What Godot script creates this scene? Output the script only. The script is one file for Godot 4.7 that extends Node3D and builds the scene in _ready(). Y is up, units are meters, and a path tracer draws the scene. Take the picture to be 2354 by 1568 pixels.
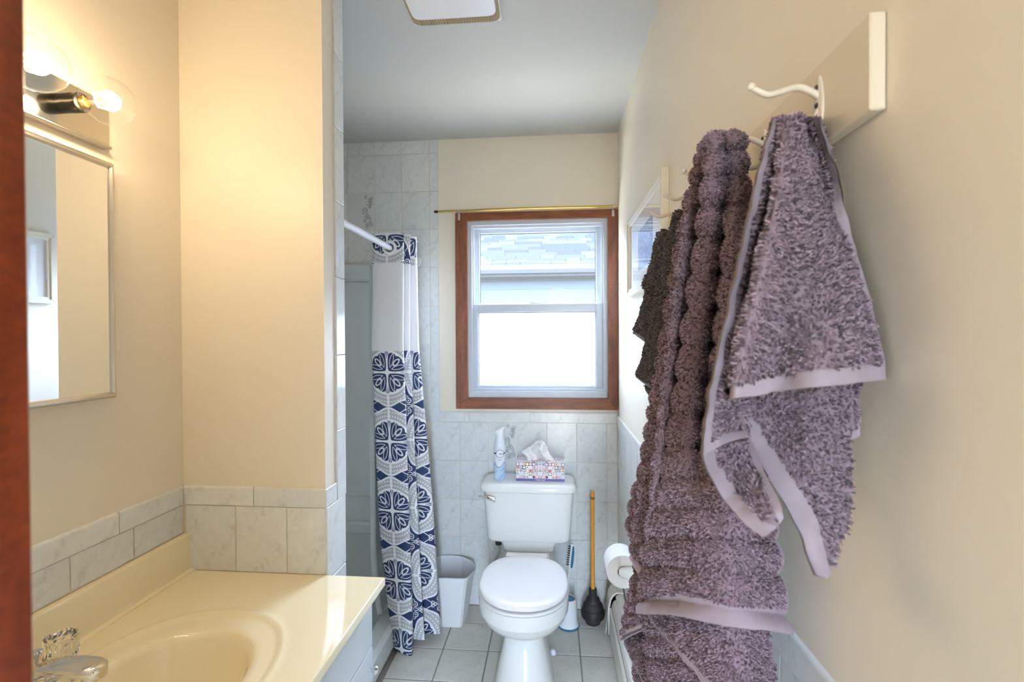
extends Node3D
# Narrow bathroom seen from its doorway: vanity with lit globe bulbs on the left, shower curtain, toilet under a window, towels on hooks on the right.

const XL := -1.017      # left wall
const XR := 0.33        # right wall
const ZB := -2.505      # window wall
const ZP := -1.25       # front of the partition beside the shower
const TOP := 2.44

var M := {}
var mesh_cache := {}
var rng := RandomNumberGenerator.new()


func _ready() -> void:
	rng.seed = 4711
	set_camera()
	set_light()
	make_materials()
	build_shell()
	build_wall_tiles()
	build_floor()
	build_window()
	build_neighbour()
	build_shower()
	build_vanity()
	build_mirror_and_lamp()
	build_toilet()
	build_right_wall()
	build_small_things()
	build_towels()


func set_camera() -> void:
	var cam := Camera3D.new()
	cam.name = "camera"
	cam.fov = 70.34
	cam.near = 0.03
	cam.far = 60.0
	cam.position = Vector3(0, 1.4074, 0)
	cam.rotation_degrees = Vector3(-0.5528, 4.8433, -0.2535)
	var lens := CameraAttributesPhysical.new()
	lens.frustum_focal_length = 17.03
	lens.frustum_focus_distance = 1.3
	lens.exposure_aperture = 5.6
	lens.frustum_near = 0.03
	lens.frustum_far = 60.0
	cam.attributes = lens
	add_child(cam)
	cam.fov = 70.34
	cam.current = true


func set_light() -> void:
	var e := Environment.new()
	e.background_mode = Environment.BG_SKY
	var sky := Sky.new()
	var sm := ProceduralSkyMaterial.new()
	sm.sky_top_color = Color(0.80, 0.88, 1.0)
	sm.sky_horizon_color = Color(0.88, 0.94, 1.0)
	sm.ground_bottom_color = Color(0.5, 0.5, 0.48)
	sm.ground_horizon_color = Color(0.6, 0.6, 0.58)
	sm.sun_angle_max = 1.0
	sky.sky_material = sm
	e.sky = sky
	e.background_energy_multiplier = SKY_ENERGY
	e.tonemap_mode = Environment.TONE_MAPPER_LINEAR
	e.tonemap_exposure = 1.58
	e.sdfgi_enabled = true
	e.ssao_enabled = true
	e.ssil_enabled = true
	var we := WorldEnvironment.new()
	we.name = "world"
	we.environment = e
	add_child(we)


const SKY_ENERGY := 32.0
const BULB_ENERGY := 0.0255


# ---------------------------------------------------------------- helpers: geometry

class Geo:
	var v := PackedVector3Array()
	var uv := PackedVector2Array()
	var t := PackedInt32Array()

	func add(p: Vector3, q := Vector2.ZERO) -> int:
		v.append(p)
		uv.append(q)
		return v.size() - 1

	func tri(a: int, b: int, c: int) -> void:
		t.append(a); t.append(b); t.append(c)

	func quad(a: int, b: int, c: int, d: int) -> void:
		tri(a, b, c); tri(a, c, d)


# Turns a list of triangles into a mesh; edges sharper than crease stay sharp. Closed shapes are turned right side out.
func mesh_of(g: Geo, crease := 38.0, closed := true) -> ArrayMesh:
	var v := g.v
	var t := g.t
	var n := t.size() / 3
	var fn := PackedVector3Array()
	fn.resize(n)
	var vol := 0.0
	for i in n:
		var a := v[t[i * 3]]
		var b := v[t[i * 3 + 1]]
		var c := v[t[i * 3 + 2]]
		fn[i] = (b - a).cross(c - a)
		vol += a.dot(b.cross(c))
	var flip := closed and vol < 0.0
	var s := -1.0 if flip else 1.0
	var around := {}
	var key := []
	key.resize(v.size())
	for i in v.size():
		key[i] = Vector3i((v[i] * 20000.0).round())
	for i in n:
		for k in 3:
			var q = key[t[i * 3 + k]]
			if not around.has(q):
				around[q] = PackedInt32Array()
			around[q].append(i)
	var cosine := cos(deg_to_rad(crease))
	var ov := PackedVector3Array()
	var on := PackedVector3Array()
	var ou := PackedVector2Array()
	for i in n:
		if fn[i].length_squared() < 1e-20:
			continue
		var f := fn[i].normalized()
		for k in ([0, 1, 2] if flip else [0, 2, 1]):
			var p := t[i * 3 + k]
			var sum := Vector3.ZERO
			for j in around[key[p]]:
				if fn[j].length_squared() > 1e-20 and fn[j].normalized().dot(f) > cosine:
					sum += fn[j]
			ov.append(v[p])
			on.append((sum if sum.length_squared() > 1e-22 else fn[i]).normalized() * s)
			ou.append(g.uv[p])
	var arr := []
	arr.resize(Mesh.ARRAY_MAX)
	arr[Mesh.ARRAY_VERTEX] = ov
	arr[Mesh.ARRAY_NORMAL] = on
	arr[Mesh.ARRAY_TEX_UV] = ou
	var m := ArrayMesh.new()
	m.add_surface_from_arrays(Mesh.PRIMITIVE_TRIANGLES, arr)
	return m


# A box with chamfered edges, centred.
func box_into(g: Geo, c: Vector3, size: Vector3, bevel := 0.0) -> void:
	var h := size / 2.0
	var b := minf(bevel, minf(h.x, minf(h.y, h.z)) * 0.9)
	var ids := {}
	for sx in [-1, 1]:
		for sy in [-1, 1]:
			for sz in [-1, 1]:
				var k := Vector3i(sx, sy, sz)
				var sg := Vector3(sx, sy, sz)
				if b <= 0.0:
					var id := g.add(c + sg * h)
					ids[k] = [id, id, id]
				else:
					ids[k] = [g.add(c + sg * Vector3(h.x, h.y - b, h.z - b)), g.add(c + sg * Vector3(h.x - b, h.y, h.z - b)), g.add(c + sg * Vector3(h.x - b, h.y - b, h.z))]
	var faces := []
	for ax in 3:
		var u := (ax + 1) % 3
		var w := (ax + 2) % 3
		for s in [-1, 1]:
			var q := []
			for st in [[-1, -1], [1, -1], [1, 1], [-1, 1]]:
				var k := Vector3i.ZERO
				k[ax] = s
				k[u] = st[0]
				k[w] = st[1]
				q.append(ids[k][ax])
			faces.append(q)
		if b > 0.0:
			for su in [-1, 1]:
				for sw in [-1, 1]:
					var k0 := Vector3i.ZERO
					k0[u] = su
					k0[w] = sw
					var k1 := k0
					k0[ax] = -1
					k1[ax] = 1
					faces.append([ids[k0][u], ids[k1][u], ids[k1][w], ids[k0][w]])
	for q in faces:
		face_out(g, q, c)
	if b > 0.0:
		for k in ids:
			face_out(g, ids[k], c)


func face_out(g: Geo, q: Array, c: Vector3) -> void:
	var a := g.v[q[0]]
	var nn := (g.v[q[1]] - a).cross(g.v[q[2]] - a)
	var mid := Vector3.ZERO
	for i in q:
		mid += g.v[i]
	mid /= q.size()
	if nn.dot(mid - c) < 0.0:
		q = q.duplicate()
		q.reverse()
	if q.size() == 4:
		g.quad(q[0], q[1], q[2], q[3])
	else:
		g.tri(q[0], q[1], q[2])


func box_mesh(size: Vector3, bevel := 0.0) -> ArrayMesh:
	var k := "%.4f %.4f %.4f %.4f" % [size.x, size.y, size.z, bevel]
	if not mesh_cache.has(k):
		var g := Geo.new()
		box_into(g, Vector3.ZERO, size, bevel)
		mesh_cache[k] = mesh_of(g, 20.0)
	return mesh_cache[k]


# Rings of equally many points, joined into a skin with closed ends.
func loft_into(g: Geo, rings: Array, caps := true, loop := false) -> void:
	var n: int = rings[0].size()
	var first := g.v.size()
	for r in rings:
		for i in n:
			g.add(r[i])
	for k in (rings.size() if loop else rings.size() - 1):
		var a := first + k * n
		var b := first + ((k + 1) % rings.size()) * n
		for i in n:
			var j := (i + 1) % n
			g.quad(a + i, a + j, b + j, b + i)
	if caps and not loop:
		for e in [0, rings.size() - 1]:
			var mid := Vector3.ZERO
			for p in rings[e]:
				mid += p
			var c := g.add(mid / n)
			for i in n:
				var j := (i + 1) % n
				if e == 0:
					g.tri(c, first + j, first + i)
				else:
					g.tri(c, first + e * n + i, first + e * n + j)


func loft(rings: Array, crease := 38.0, caps := true) -> ArrayMesh:
	var g := Geo.new()
	loft_into(g, rings, caps)
	return mesh_of(g, crease)


# Turned shape: profile of (radius, height) round the y axis.
func lathe_into(g: Geo, prof: Array, segs := 28, at := Vector3.ZERO) -> void:
	var rings := []
	for p in prof:
		var r := PackedVector3Array()
		for i in segs:
			var a := TAU * i / segs
			r.append(at + Vector3(cos(a) * p[0], p[1], sin(a) * p[0]))
		rings.append(r)
	loft_into(g, rings)


func lathe(prof: Array, segs := 28, crease := 38.0) -> ArrayMesh:
	var g := Geo.new()
	lathe_into(g, prof, segs)
	return mesh_of(g, crease)


func tube_into(g: Geo, path: Array, rad, segs := 12, flat := 1.0) -> void:
	var rings := []
	var n := path.size()
	var up := Vector3.UP
	var d0: Vector3 = (path[1] - path[0]).normalized()
	if absf(d0.dot(up)) > 0.9:
		up = Vector3.RIGHT
	for i in n:
		var d: Vector3 = (path[mini(i + 1, n - 1)] - path[maxi(i - 1, 0)]).normalized()
		var side := d.cross(up).normalized()
		up = side.cross(d).normalized()
		var r: float = rad[i] if rad is Array else rad
		var ring := PackedVector3Array()
		for k in segs:
			var a := TAU * k / segs
			ring.append(path[i] + side * cos(a) * r + up * sin(a) * r * flat)
		rings.append(ring)
	loft_into(g, rings)


func tube(path: Array, rad, segs := 12, crease := 50.0, flat := 1.0) -> ArrayMesh:
	var g := Geo.new()
	tube_into(g, path, rad, segs, flat)
	return mesh_of(g, crease)


func smooth_path(pts: Array, steps := 6) -> Array:
	var out := []
	var n := pts.size()
	for i in n - 1:
		for k in steps:
			var f := float(k) / steps
			out.append(pts[i].cubic_interpolate(pts[i + 1], pts[maxi(i - 1, 0)], pts[mini(i + 2, n - 1)], f))
	out.append(pts[n - 1])
	return out


# A flat outline in the xy plane given a thickness along z.
func prism_into(g: Geo, poly: PackedVector2Array, z0: float, z1: float) -> void:
	var n := poly.size()
	var ccw := poly if not Geometry2D.is_polygon_clockwise(poly) else PackedVector2Array(Array(poly).map(func(p): return p))
	if Geometry2D.is_polygon_clockwise(poly):
		ccw.reverse()
	var first := g.v.size()
	for z in [z0, z1]:
		for p in ccw:
			g.add(Vector3(p.x, p.y, z))
	for i in n:
		var j := (i + 1) % n
		g.quad(first + i, first + j, first + n + j, first + n + i)
	var tris := Geometry2D.triangulate_polygon(ccw)
	for k in tris.size() / 3:
		var a := tris[k * 3]
		var b := tris[k * 3 + 1]
		var c := tris[k * 3 + 2]
		if (ccw[b] - ccw[a]).cross(ccw[c] - ccw[a]) < 0.0:
			var h := b
			b = c
			c = h
		g.tri(first + n + a, first + n + b, first + n + c)
		g.tri(first + a, first + c, first + b)


func prism(poly: Array, z0: float, z1: float, crease := 30.0) -> ArrayMesh:
	var g := Geo.new()
	prism_into(g, PackedVector2Array(poly), z0, z1)
	return mesh_of(g, crease)


# A rounded outline (superellipse) at height y.
func oval(cx: float, y: float, cz: float, a: float, b: float, p := 2.0, n := 40, back_p := -1.0, back_b := -1.0) -> PackedVector3Array:
	var r := PackedVector3Array()
	for i in n:
		var t := TAU * i / n
		var c := cos(t)
		var s := sin(t)
		var e := p
		var bb := b
		if s < 0.0 and back_p > 0.0:
			e = back_p
		if s < 0.0 and back_b > 0.0:
			bb = back_b
		r.append(Vector3(cx + a * signf(c) * pow(absf(c), 2.0 / e), y, cz + bb * signf(s) * pow(absf(s), 2.0 / e)))
	return r


# ---------------------------------------------------------------- helpers: nodes

func put(called: String, mesh: Mesh, mat: Material, parent: Node = self, at := Vector3.ZERO) -> MeshInstance3D:
	var o := MeshInstance3D.new()
	o.name = called
	o.mesh = mesh
	o.material_override = mat
	o.position = at
	parent.add_child(o, true)
	return o


func box(called: String, lo: Vector3, hi: Vector3, mat: Material, parent: Node = self, bevel := 0.0) -> MeshInstance3D:
	return put(called, box_mesh(hi - lo, bevel), mat, parent, (lo + hi) / 2.0)


func structure(o: Node) -> Node:
	o.set_meta("kind", "structure")
	return o


func tag(o: Node, label: String, category: String, group := "") -> Node:
	o.set_meta("label", label)
	o.set_meta("category", category)
	if group:
		o.set_meta("group", group)
	return o


func thing(called: String, label: String, category: String, at := Vector3.ZERO, group := "") -> Node3D:
	var o := Node3D.new()
	o.name = called
	o.position = at
	add_child(o, true)
	tag(o, label, category, group)
	return o


# ---------------------------------------------------------------- materials

func flat_mat(called: String, c: Color, rough := 0.5, metal := 0.0) -> StandardMaterial3D:
	var m := StandardMaterial3D.new()
	m.resource_name = called
	m.albedo_color = c
	m.roughness = rough
	m.metallic = metal
	M[called] = m
	return m


func c8(r: int, g: int, b: int) -> Color:
	return Color(r / 255.0, g / 255.0, b / 255.0)


func noise(seed_: int, freq: float, octaves := 4) -> FastNoiseLite:
	var n := FastNoiseLite.new()
	n.seed = seed_
	n.frequency = freq
	n.noise_type = FastNoiseLite.TYPE_SIMPLEX_SMOOTH
	n.fractal_octaves = octaves
	return n


# Noise that repeats at the edges of the picture.
func wrapped(n: FastNoiseLite, x: float, y: float, w: float) -> float:
	var a := TAU * x
	var b := TAU * y
	return n.get_noise_3d(cos(a) * w + 11.0, sin(a) * w + sin(b) * w * 0.37, cos(b) * w) * 0.5 + n.get_noise_3d(sin(b) * w - 7.0, cos(b) * w + cos(a) * w * 0.41, sin(a) * w) * 0.5


func picture(w: int, h: int, f: Callable) -> ImageTexture:
	var im := Image.create(w, h, false, Image.FORMAT_RGB8)
	for y in h:
		for x in w:
			im.set_pixel(x, y, f.call((x + 0.5) / w, (y + 0.5) / h))
	return ImageTexture.create_from_image(im)


func make_materials() -> void:
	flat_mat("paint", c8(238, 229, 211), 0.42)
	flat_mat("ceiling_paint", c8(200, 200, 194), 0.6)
	# marbled wall tile: pale grey with faint slanting veins
	var na := noise(21, 0.8, 4)
	var nb := noise(22, 2.2, 3)
	var marble := picture(384, 384, func(x: float, y: float) -> Color:
		var warp := wrapped(na, x, y, 1.1) * 1.1
		var s := sin(TAU * (3.0 * x + 2.0 * y) + warp * 3.6)
		var vein := pow(maxf(0.0, s), 6.0) * clampf(0.35 + 1.6 * wrapped(nb, x, y, 1.2), 0.0, 1.0)
		var cloud := wrapped(nb, y, x, 0.8)
		var g := 0.945 + cloud * 0.035 - vein * 0.07
		return Color(g * 0.992, g, g * 1.0))
	for k in 3:
		var m := flat_mat("tile_%d" % k, [c8(244, 246, 245), c8(248, 249, 247), c8(240, 243, 243)][k], 0.16)
		m.albedo_texture = marble
		m.uv1_triplanar = true
		m.uv1_world_triplanar = true
		m.uv1_scale = Vector3(2.9, 2.9, 2.9)
		m.uv1_offset = Vector3(0.31 * k, 0.17 * k, 0.23 * k)
		flat_mat("floor_grout", c8(150, 148, 142), 0.9)
	var nf := noise(5, 1.4, 4)
	var speck := noise(9, 14.0, 2)
	var ftex := picture(384, 384, func(x: float, y: float) -> Color:
		var g := 0.965 + wrapped(nf, x, y, 1.0) * 0.05
		var s := wrapped(speck, x, y, 1.3)
		if s > 0.47:
			g -= (s - 0.47) * 4.5
		return Color(g, g * 0.992, g * 0.965))
	for k in 2:
		var m := flat_mat("floor_tile_%d" % k, [c8(240, 240, 236), c8(235, 236, 233)][k], 0.28)
		m.albedo_texture = ftex
		m.uv1_triplanar = true
		m.uv1_world_triplanar = true
		m.uv1_scale = Vector3(1.3, 1.3, 1.3)
		m.uv1_offset = Vector3(0.4 * k, 0, 0.3 * k)

	# stained wood, grain along x or along y
	var nw := noise(31, 1.0, 5)
	var nw2 := noise(32, 3.0, 3)
	var wood := picture(384, 384, func(x: float, y: float) -> Color:
		var ring := wrapped(nw, x, y * 1.0, 0.9)
		var fibre := nw2.get_noise_2d(x * 6.0, sin(TAU * y) * 40.0) * 0.5 + nw2.get_noise_2d(x * 3.0 + 9.0, cos(TAU * y) * 55.0) * 0.5
		var k := clampf(0.5 + ring * 0.9 + fibre * 0.5, 0.0, 1.0)
		return Color(0.40, 0.21, 0.13).lerp(Color(0.62, 0.38, 0.25), k))
	for d in ["x", "y"]:
		var m := flat_mat("wood_" + d, Color(0.98, 0.95, 0.92), 0.38)
		m.albedo_texture = wood
		m.uv1_triplanar = true
		m.uv1_world_triplanar = true
		m.uv1_scale = Vector3(1.2, 6.0, 1.2) if d == "x" else Vector3(6.0, 1.2, 6.0)
	var jamb := flat_mat("jamb_wood", Color(0.95, 0.72, 0.58), 0.35)
	jamb.albedo_texture = wood
	jamb.uv1_triplanar = true
	jamb.uv1_world_triplanar = true
	jamb.uv1_scale = Vector3(5.0, 1.0, 5.0)

	flat_mat("vinyl", c8(196, 204, 215), 0.35)
	flat_mat("gasket", c8(40, 48, 58), 0.7)
	flat_mat("porcelain", c8(240, 242, 240), 0.08)
	flat_mat("seat_white", c8(244, 244, 244), 0.12)
	flat_mat("white_plastic", c8(240, 242, 246), 0.28)
	flat_mat("white_enamel", c8(230, 219, 200), 0.25)
	flat_mat("board_paint", c8(228, 215, 192), 0.4)
	flat_mat("chrome", c8(225, 226, 228), 0.06, 1.0)
	flat_mat("steel", c8(200, 196, 188), 0.3, 1.0)
	flat_mat("brass", c8(190, 160, 84), 0.28, 1.0)
	flat_mat("mirror", c8(236, 240, 242), 0.01, 1.0)
	flat_mat("marble_top", c8(253, 241, 206), 0.07).metallic_specular = 0.66
	flat_mat("cabinet", c8(214, 222, 228), 0.35)
	flat_mat("surround", c8(226, 233, 233), 0.3)
	flat_mat("black_rubber", c8(44, 44, 47), 0.55)
	flat_mat("dark_bronze", c8(70, 56, 40), 0.4, 0.6)
	flat_mat("handle_wood", c8(236, 170, 60), 0.4)
	flat_mat("blue_plastic", c8(40, 120, 160), 0.35)
	flat_mat("paper", c8(246, 246, 246), 0.9)
	flat_mat("card", c8(150, 112, 84), 0.9)
	flat_mat("heater_white", c8(238, 236, 230), 0.35)
	flat_mat("screw", c8(70, 66, 60), 0.45, 0.8)
	flat_mat("dusty_tan", c8(168, 150, 116), 0.8)
	flat_mat("navy", c8(28, 44, 84), 0.4)
	flat_mat("caulk", c8(225, 214, 190), 0.6)
	var gl := flat_mat("glass", Color(0.95, 0.98, 1.0, 0.03), 0.02)
	gl.transparency = BaseMaterial3D.TRANSPARENCY_ALPHA
	var ol := flat_mat("old_glass", Color(0.95, 0.98, 1.0, 0.03), 0.02)
	ol.transparency = BaseMaterial3D.TRANSPARENCY_ALPHA
	ol.metallic_specular = 0.1
	var bg := flat_mat("bulb_glass", Color(1.0, 1.0, 1.0, 0.0), 0.01)
	bg.transparency = BaseMaterial3D.TRANSPARENCY_ALPHA
	var fr := flat_mat("frosted", Color(0.97, 0.985, 1.0), 0.6)
	fr.backlight_enabled = true
	fr.backlight = Color(1, 1, 1)
	var ac := flat_mat("acrylic", Color(1, 1, 1, 0.0), 0.03)
	ac.refraction_enabled = true
	ac.refraction_scale = 0.049
	ac.transparency = BaseMaterial3D.TRANSPARENCY_ALPHA
	var fil := flat_mat("filament", c8(255, 236, 190), 0.5)
	fil.emission_enabled = true
	fil.emission = Color(1.0, 0.86, 0.62)
	fil.emission_energy_multiplier = 14.0


# ---------------------------------------------------------------- the room

func build_shell() -> void:
	# window wall with its opening
	var g := Geo.new()
	var z0 := ZB - 0.13
	for b in [[Vector3(-1.58, 0, z0), Vector3(-0.445, TOP, ZB)], [Vector3(0.281, 0, z0), Vector3(XR + 0.12, TOP, ZB)], [Vector3(-0.445, 0, z0), Vector3(0.281, 1.088, ZB)], [Vector3(-0.445, 2.010, z0), Vector3(0.281, TOP, ZB)]]:
		box_into(g, (b[0] + b[1]) / 2.0, b[1] - b[0])
	structure(put("wall_back", mesh_of(g), M.paint))
	structure(box("wall_right", Vector3(XR, 0, ZB), Vector3(XR + 0.12, TOP, 1.6), M.paint))
	structure(box("wall_left", Vector3(XL - 0.12, 0, ZP), Vector3(XL, TOP, -0.13), M.paint))
	structure(box("wall_partition", Vector3(XL - 0.563, 0, -1.36), Vector3(-0.611, TOP, ZP), M.paint))
	structure(box("wall_shower", Vector3(-1.58, 0, ZB), Vector3(-1.45, TOP, -1.36), M.paint))
	# wall with the doorway the view is taken from
	g = Geo.new()
	for b in [[Vector3(XL - 0.12, 0, -0.25), Vector3(-0.335, TOP, -0.13)], [Vector3(-0.335, 2.06, -0.25), Vector3(XR, TOP, -0.13)]]:
		box_into(g, (b[0] + b[1]) / 2.0, b[1] - b[0])
	structure(put("wall_front", mesh_of(g), M.paint))
	structure(box("wall_hall_left", Vector3(-1.0, 0, -0.13), Vector3(-0.9, TOP, 1.6), M.paint))
	g = Geo.new()
	for b in [[Vector3(-1.0, 0, 1.5), Vector3(-0.12, TOP, 1.6)], [Vector3(0.31, 0, 1.5), Vector3(XR, TOP, 1.6)], [Vector3(-0.12, 2.12, 1.5), Vector3(0.31, TOP, 1.6)]]:
		box_into(g, (b[0] + b[1]) / 2.0, b[1] - b[0])
	structure(put("wall_hall_back", mesh_of(g), M.paint))
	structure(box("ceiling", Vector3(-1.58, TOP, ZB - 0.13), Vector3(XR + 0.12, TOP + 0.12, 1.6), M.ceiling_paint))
	# doorway lining and casing
	var d := structure(box("trim_1", Vector3(-0.335, 0, -0.26), Vector3(-0.304, 2.06, -0.12), M.jamb_wood, self, 0.004))
	box("casing", Vector3(-0.42, 0, -0.275), Vector3(-0.322, 2.1, -0.25), M.jamb_wood, d, 0.004).position -= d.position
	# unseen glazed door behind the viewer, placed to light toilet and towels from the front
	var hw := Node3D.new()
	hw.name = "door_1"
	add_child(hw)
	structure(hw)
	for q in [[0.02, 0.08], [2.06, 2.12]]:
		box("rail", Vector3(-0.12, q[0], 1.50), Vector3(0.31, q[1], 1.56), M.vinyl, hw, 0.003)
	for q in [[-0.12, -0.05], [0.28, 0.31]]:
		box("stile", Vector3(q[0], 0.08, 1.50), Vector3(q[1], 2.06, 1.56), M.vinyl, hw, 0.003)
	for q in [[-0.05, 0.28]]:
		var pq := QuadMesh.new()
		pq.size = Vector2(q[1] - q[0], 1.98)
		put("pane", pq, M.glass, hw, Vector3((q[0] + q[1]) / 2.0, 1.07, 1.53))


# One tile set proud of the wall. axis: the way the wall faces.
func tile(parent: Node3D, axis: int, plane: float, sgn: float, u0: float, u1: float, y0: float, y1: float, called := "tile", proud := 0.003, mat: Material = null) -> MeshInstance3D:
	var gap := 0.001
	var s := Vector3.ZERO
	var c := Vector3.ZERO
	var ua := 2 if axis == 0 else 0
	s[ua] = absf(u1 - u0) - gap * 2
	c[ua] = (u0 + u1) / 2.0
	s.y = absf(y1 - y0) - gap * 2
	c.y = (y0 + y1) / 2.0
	s[axis] = proud + 0.004
	c[axis] = plane + sgn * (proud - 0.004) / 2.0
	var o := put(called, box_mesh(s, 0.0012), mat if mat else M["tile_%d" % (rng.randi() % 3)], parent)
	o.position = c - parent.position
	return o


# A bullnose piece: straight run along u with its outer edge rounded over.
func bullnose(parent: Node3D, axis: int, plane: float, sgn: float, u0: float, u1: float, y0: float, y1: float) -> void:
	var prof := []
	var th := 0.0055
	prof.append(Vector2(0.0, y0 + 0.0013))
	prof.append(Vector2(th, y0 + 0.0013))
	for k in 6:
		var a := PI / 2 * k / 5.0
		prof.append(Vector2(th * cos(a), y1 - 0.008 + 0.008 * sin(a)))
	var rings := []
	for u in [u0 + 0.001, u1 - 0.001]:
		var r := PackedVector3Array()
		for p in prof:
			var q := Vector3.ZERO
			q[axis] = plane + sgn * p.x
			q.y = p.y
			q[2 if axis == 0 else 0] = u
			r.append(q - parent.position)
		rings.append(r)
	put("cap_tile", loft(rings, 30.0), M["tile_%d" % (rng.randi() % 3)], parent)


func build_wall_tiles() -> void:
	var wb: Node3D = $wall_back
	var rows := [0.9605, 0.7577, 0.5548, 0.3565, 0.155, -0.002]
	var cols := [-0.6424, -0.4874, -0.3368, -0.1855, -0.0329, 0.1202, 0.2723, 0.3255]
	# grey flower print fired onto a few tiles
	var fl := flower_tile()
	for i in cols.size() - 1:
		for j in rows.size() - 1:
			if i == 2 and j == 0:
				print_tile(wb, cols[i], cols[i + 1], rows[j + 1], rows[j], fl)
			else:
				tile(wb, 2, ZB, 1.0, cols[i], cols[i + 1], rows[j + 1], rows[j])
	var caps := [-0.598, -0.4385, -0.2365, -0.0689, 0.1314, 0.3255]
	for i in caps.size() - 1:
		bullnose(wb, 2, ZB, 1.0, caps[i], caps[i + 1], 0.9605, 1.0145)
	# tall tiled field beside the window
	var urows := [2.44, 2.3676, 2.1698, 1.9717, 1.771, 1.5699, 1.3663, 1.1646, 0.9605]
	var ucols := [-1.43, -1.383, -1.2354, -1.0874, -0.9397, -0.7911, -0.6424, -0.5955]
	for i in ucols.size() - 1:
		for j in urows.size() - 1:
			if i < 5 and urows[j] < 1.75:
				continue
			if i == 3 and j == 2:
				print_tile(wb, ucols[i], ucols[i + 1], urows[j + 1], urows[j], fl)
				continue
			tile(wb, 2, ZB, 1.0, ucols[i], ucols[i + 1], urows[j + 1], urows[j], "trim_tile" if i == 6 else "tile", 0.0036 if i == 6 else 0.003)
	# right wall, to cap height
	var wr: Node3D = $wall_right
	var zc := [ZB + 0.004]
	for k in 15:
		zc.append(ZB + 0.11 + k * 0.1515)
	var rrows := [0.946, 0.745, 0.545, 0.345, 0.145, -0.002]
	for i in zc.size() - 1:
		for j in rrows.size() - 1:
			tile(wr, 0, XR, -1.0, zc[i], zc[i + 1], rrows[j + 1], rrows[j])
	var z := ZB + 0.004
	while z < -0.32:
		bullnose(wr, 0, XR, -1.0, z, minf(z + 0.2, -0.26), 0.946, 0.9985)
		z += 0.2
	# partition and left wall above the vanity top
	var wp: Node3D = $wall_partition
	var pc := [XL + 0.006, -0.865, -0.7189, -0.611]
	for i in 3:
		tile(wp, 2, ZP, 1.0, pc[i], pc[i + 1], 0.768, 0.949)
	for p in [[XL + 0.002, -0.8108], [-0.8108, -0.611]]:
		bullnose(wp, 2, ZP, 1.0, p[0], p[1], 0.949, 1.0015)
	var wl: Node3D = $wall_left
	for k in 6:
		tile(wl, 0, XL, 1.0, ZP + 0.0065 + 0.1556 * k, ZP + 0.0065 + 0.1556 * (k + 1), 0.872, 0.949)
	for k in 5:
		bullnose(wl, 0, XL, 1.0, ZP + 0.007 + 0.1975 * k, ZP + 0.007 + 0.1975 * (k + 1), 0.949, 1.0015)
	# end of the partition: bullnose column beside the shower, low field by the vanity
	var ys := [2.439, 2.2041, 1.9994, 1.7889, 1.5763, 1.3566, 1.1451, 0.948]
	for i in ys.size() - 1:
		tile(wp, 0, -0.611, 1.0, -1.3685, -1.3115, ys[i + 1], ys[i], "trim_tile", 0.006)
	tile(wp, 0, -0.611, 1.0, -1.3115, ZP + 0.006, 0.949, 1.0, "cap_tile", 0.0045)
	for y in [[0.749, 0.948], [0.549, 0.748], [0.349, 0.548]]:
		tile(wp, 0, -0.611, 1.0, -1.3685, ZP, y[0], y[1], "tile", 0.004)
	# tiled inner face of the partition, over the shower
	tile(wp, 2, -1.36, -1.0, -1.42, -0.62, 1.8, 2.43, "tile")


func flower_tile() -> StandardMaterial3D:
	# loose spray of line-drawn flowers, one print reused
	var n := 192
	var im := Image.create(n, n, false, Image.FORMAT_RGB8)
	im.fill(Color(0.94, 0.948, 0.948))
	var r := RandomNumberGenerator.new()
	r.seed = 77
	for f in 38:
		var t := float(f) / 38.0
		var cx := n * (0.76 + 0.07 * sin(t * 9.0) - 0.06 * t + r.randf_range(-0.12, 0.12))
		var cy := n * (0.08 + 0.86 * t)
		var rad := r.randf_range(5.0, 13.0)
		var petals := r.randi_range(4, 6)
		var shade := r.randf_range(0.58, 0.74)
		var turn := r.randf() * TAU
		for s in 220:
			var a := TAU * s / 220.0
			var d := rad * (0.45 + 0.55 * absf(sin(a * petals / 2.0 + turn)))
			for w in [0.0, 0.7]:
				var x := int(cx + cos(a) * (d - w))
				var y := int(cy + sin(a) * (d - w) * 0.85)
				if x >= 0 and y >= 0 and x < n and y < n:
					im.set_pixel(x, y, Color(shade, shade * 1.01, shade * 1.02))
		for s in 30:
			var x := int(cx + (s - 10) * cos(turn))
			var y := int(cy + (s - 10) * sin(turn) + 3.0 * sin(s * 0.2))
			if x >= 0 and y >= 0 and x < n and y < n:
				im.set_pixel(x, y, Color(0.68, 0.69, 0.70))
	var m := flat_mat("flower_tile", c8(238, 240, 240), 0.16)
	m.albedo_texture = ImageTexture.create_from_image(im)
	return m


func print_tile(wall: Node3D, x0: float, x1: float, y0: float, y1: float, mat: Material) -> void:
	var g := Geo.new()
	var q := 0.0013
	var ids := []
	for z in [ZB - 0.004, ZB + 0.003]:
		for c in [[x0 + q, y0 + q, 0, 1], [x1 - q, y0 + q, 1, 1], [x1 - q, y1 - q, 1, 0], [x0 + q, y1 - q, 0, 0]]:
			ids.append(g.add(Vector3(c[0], c[1], z) - wall.position, Vector2(c[2], c[3])))
	g.quad(4, 5, 6, 7)
	g.quad(3, 2, 1, 0)
	for i in 4:
		var j := (i + 1) % 4
		g.quad(i, j, 4 + j, 4 + i)
	put("tile", mesh_of(g, 10.0), mat, wall).set_meta("label", "tile with a grey flower print")


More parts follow.
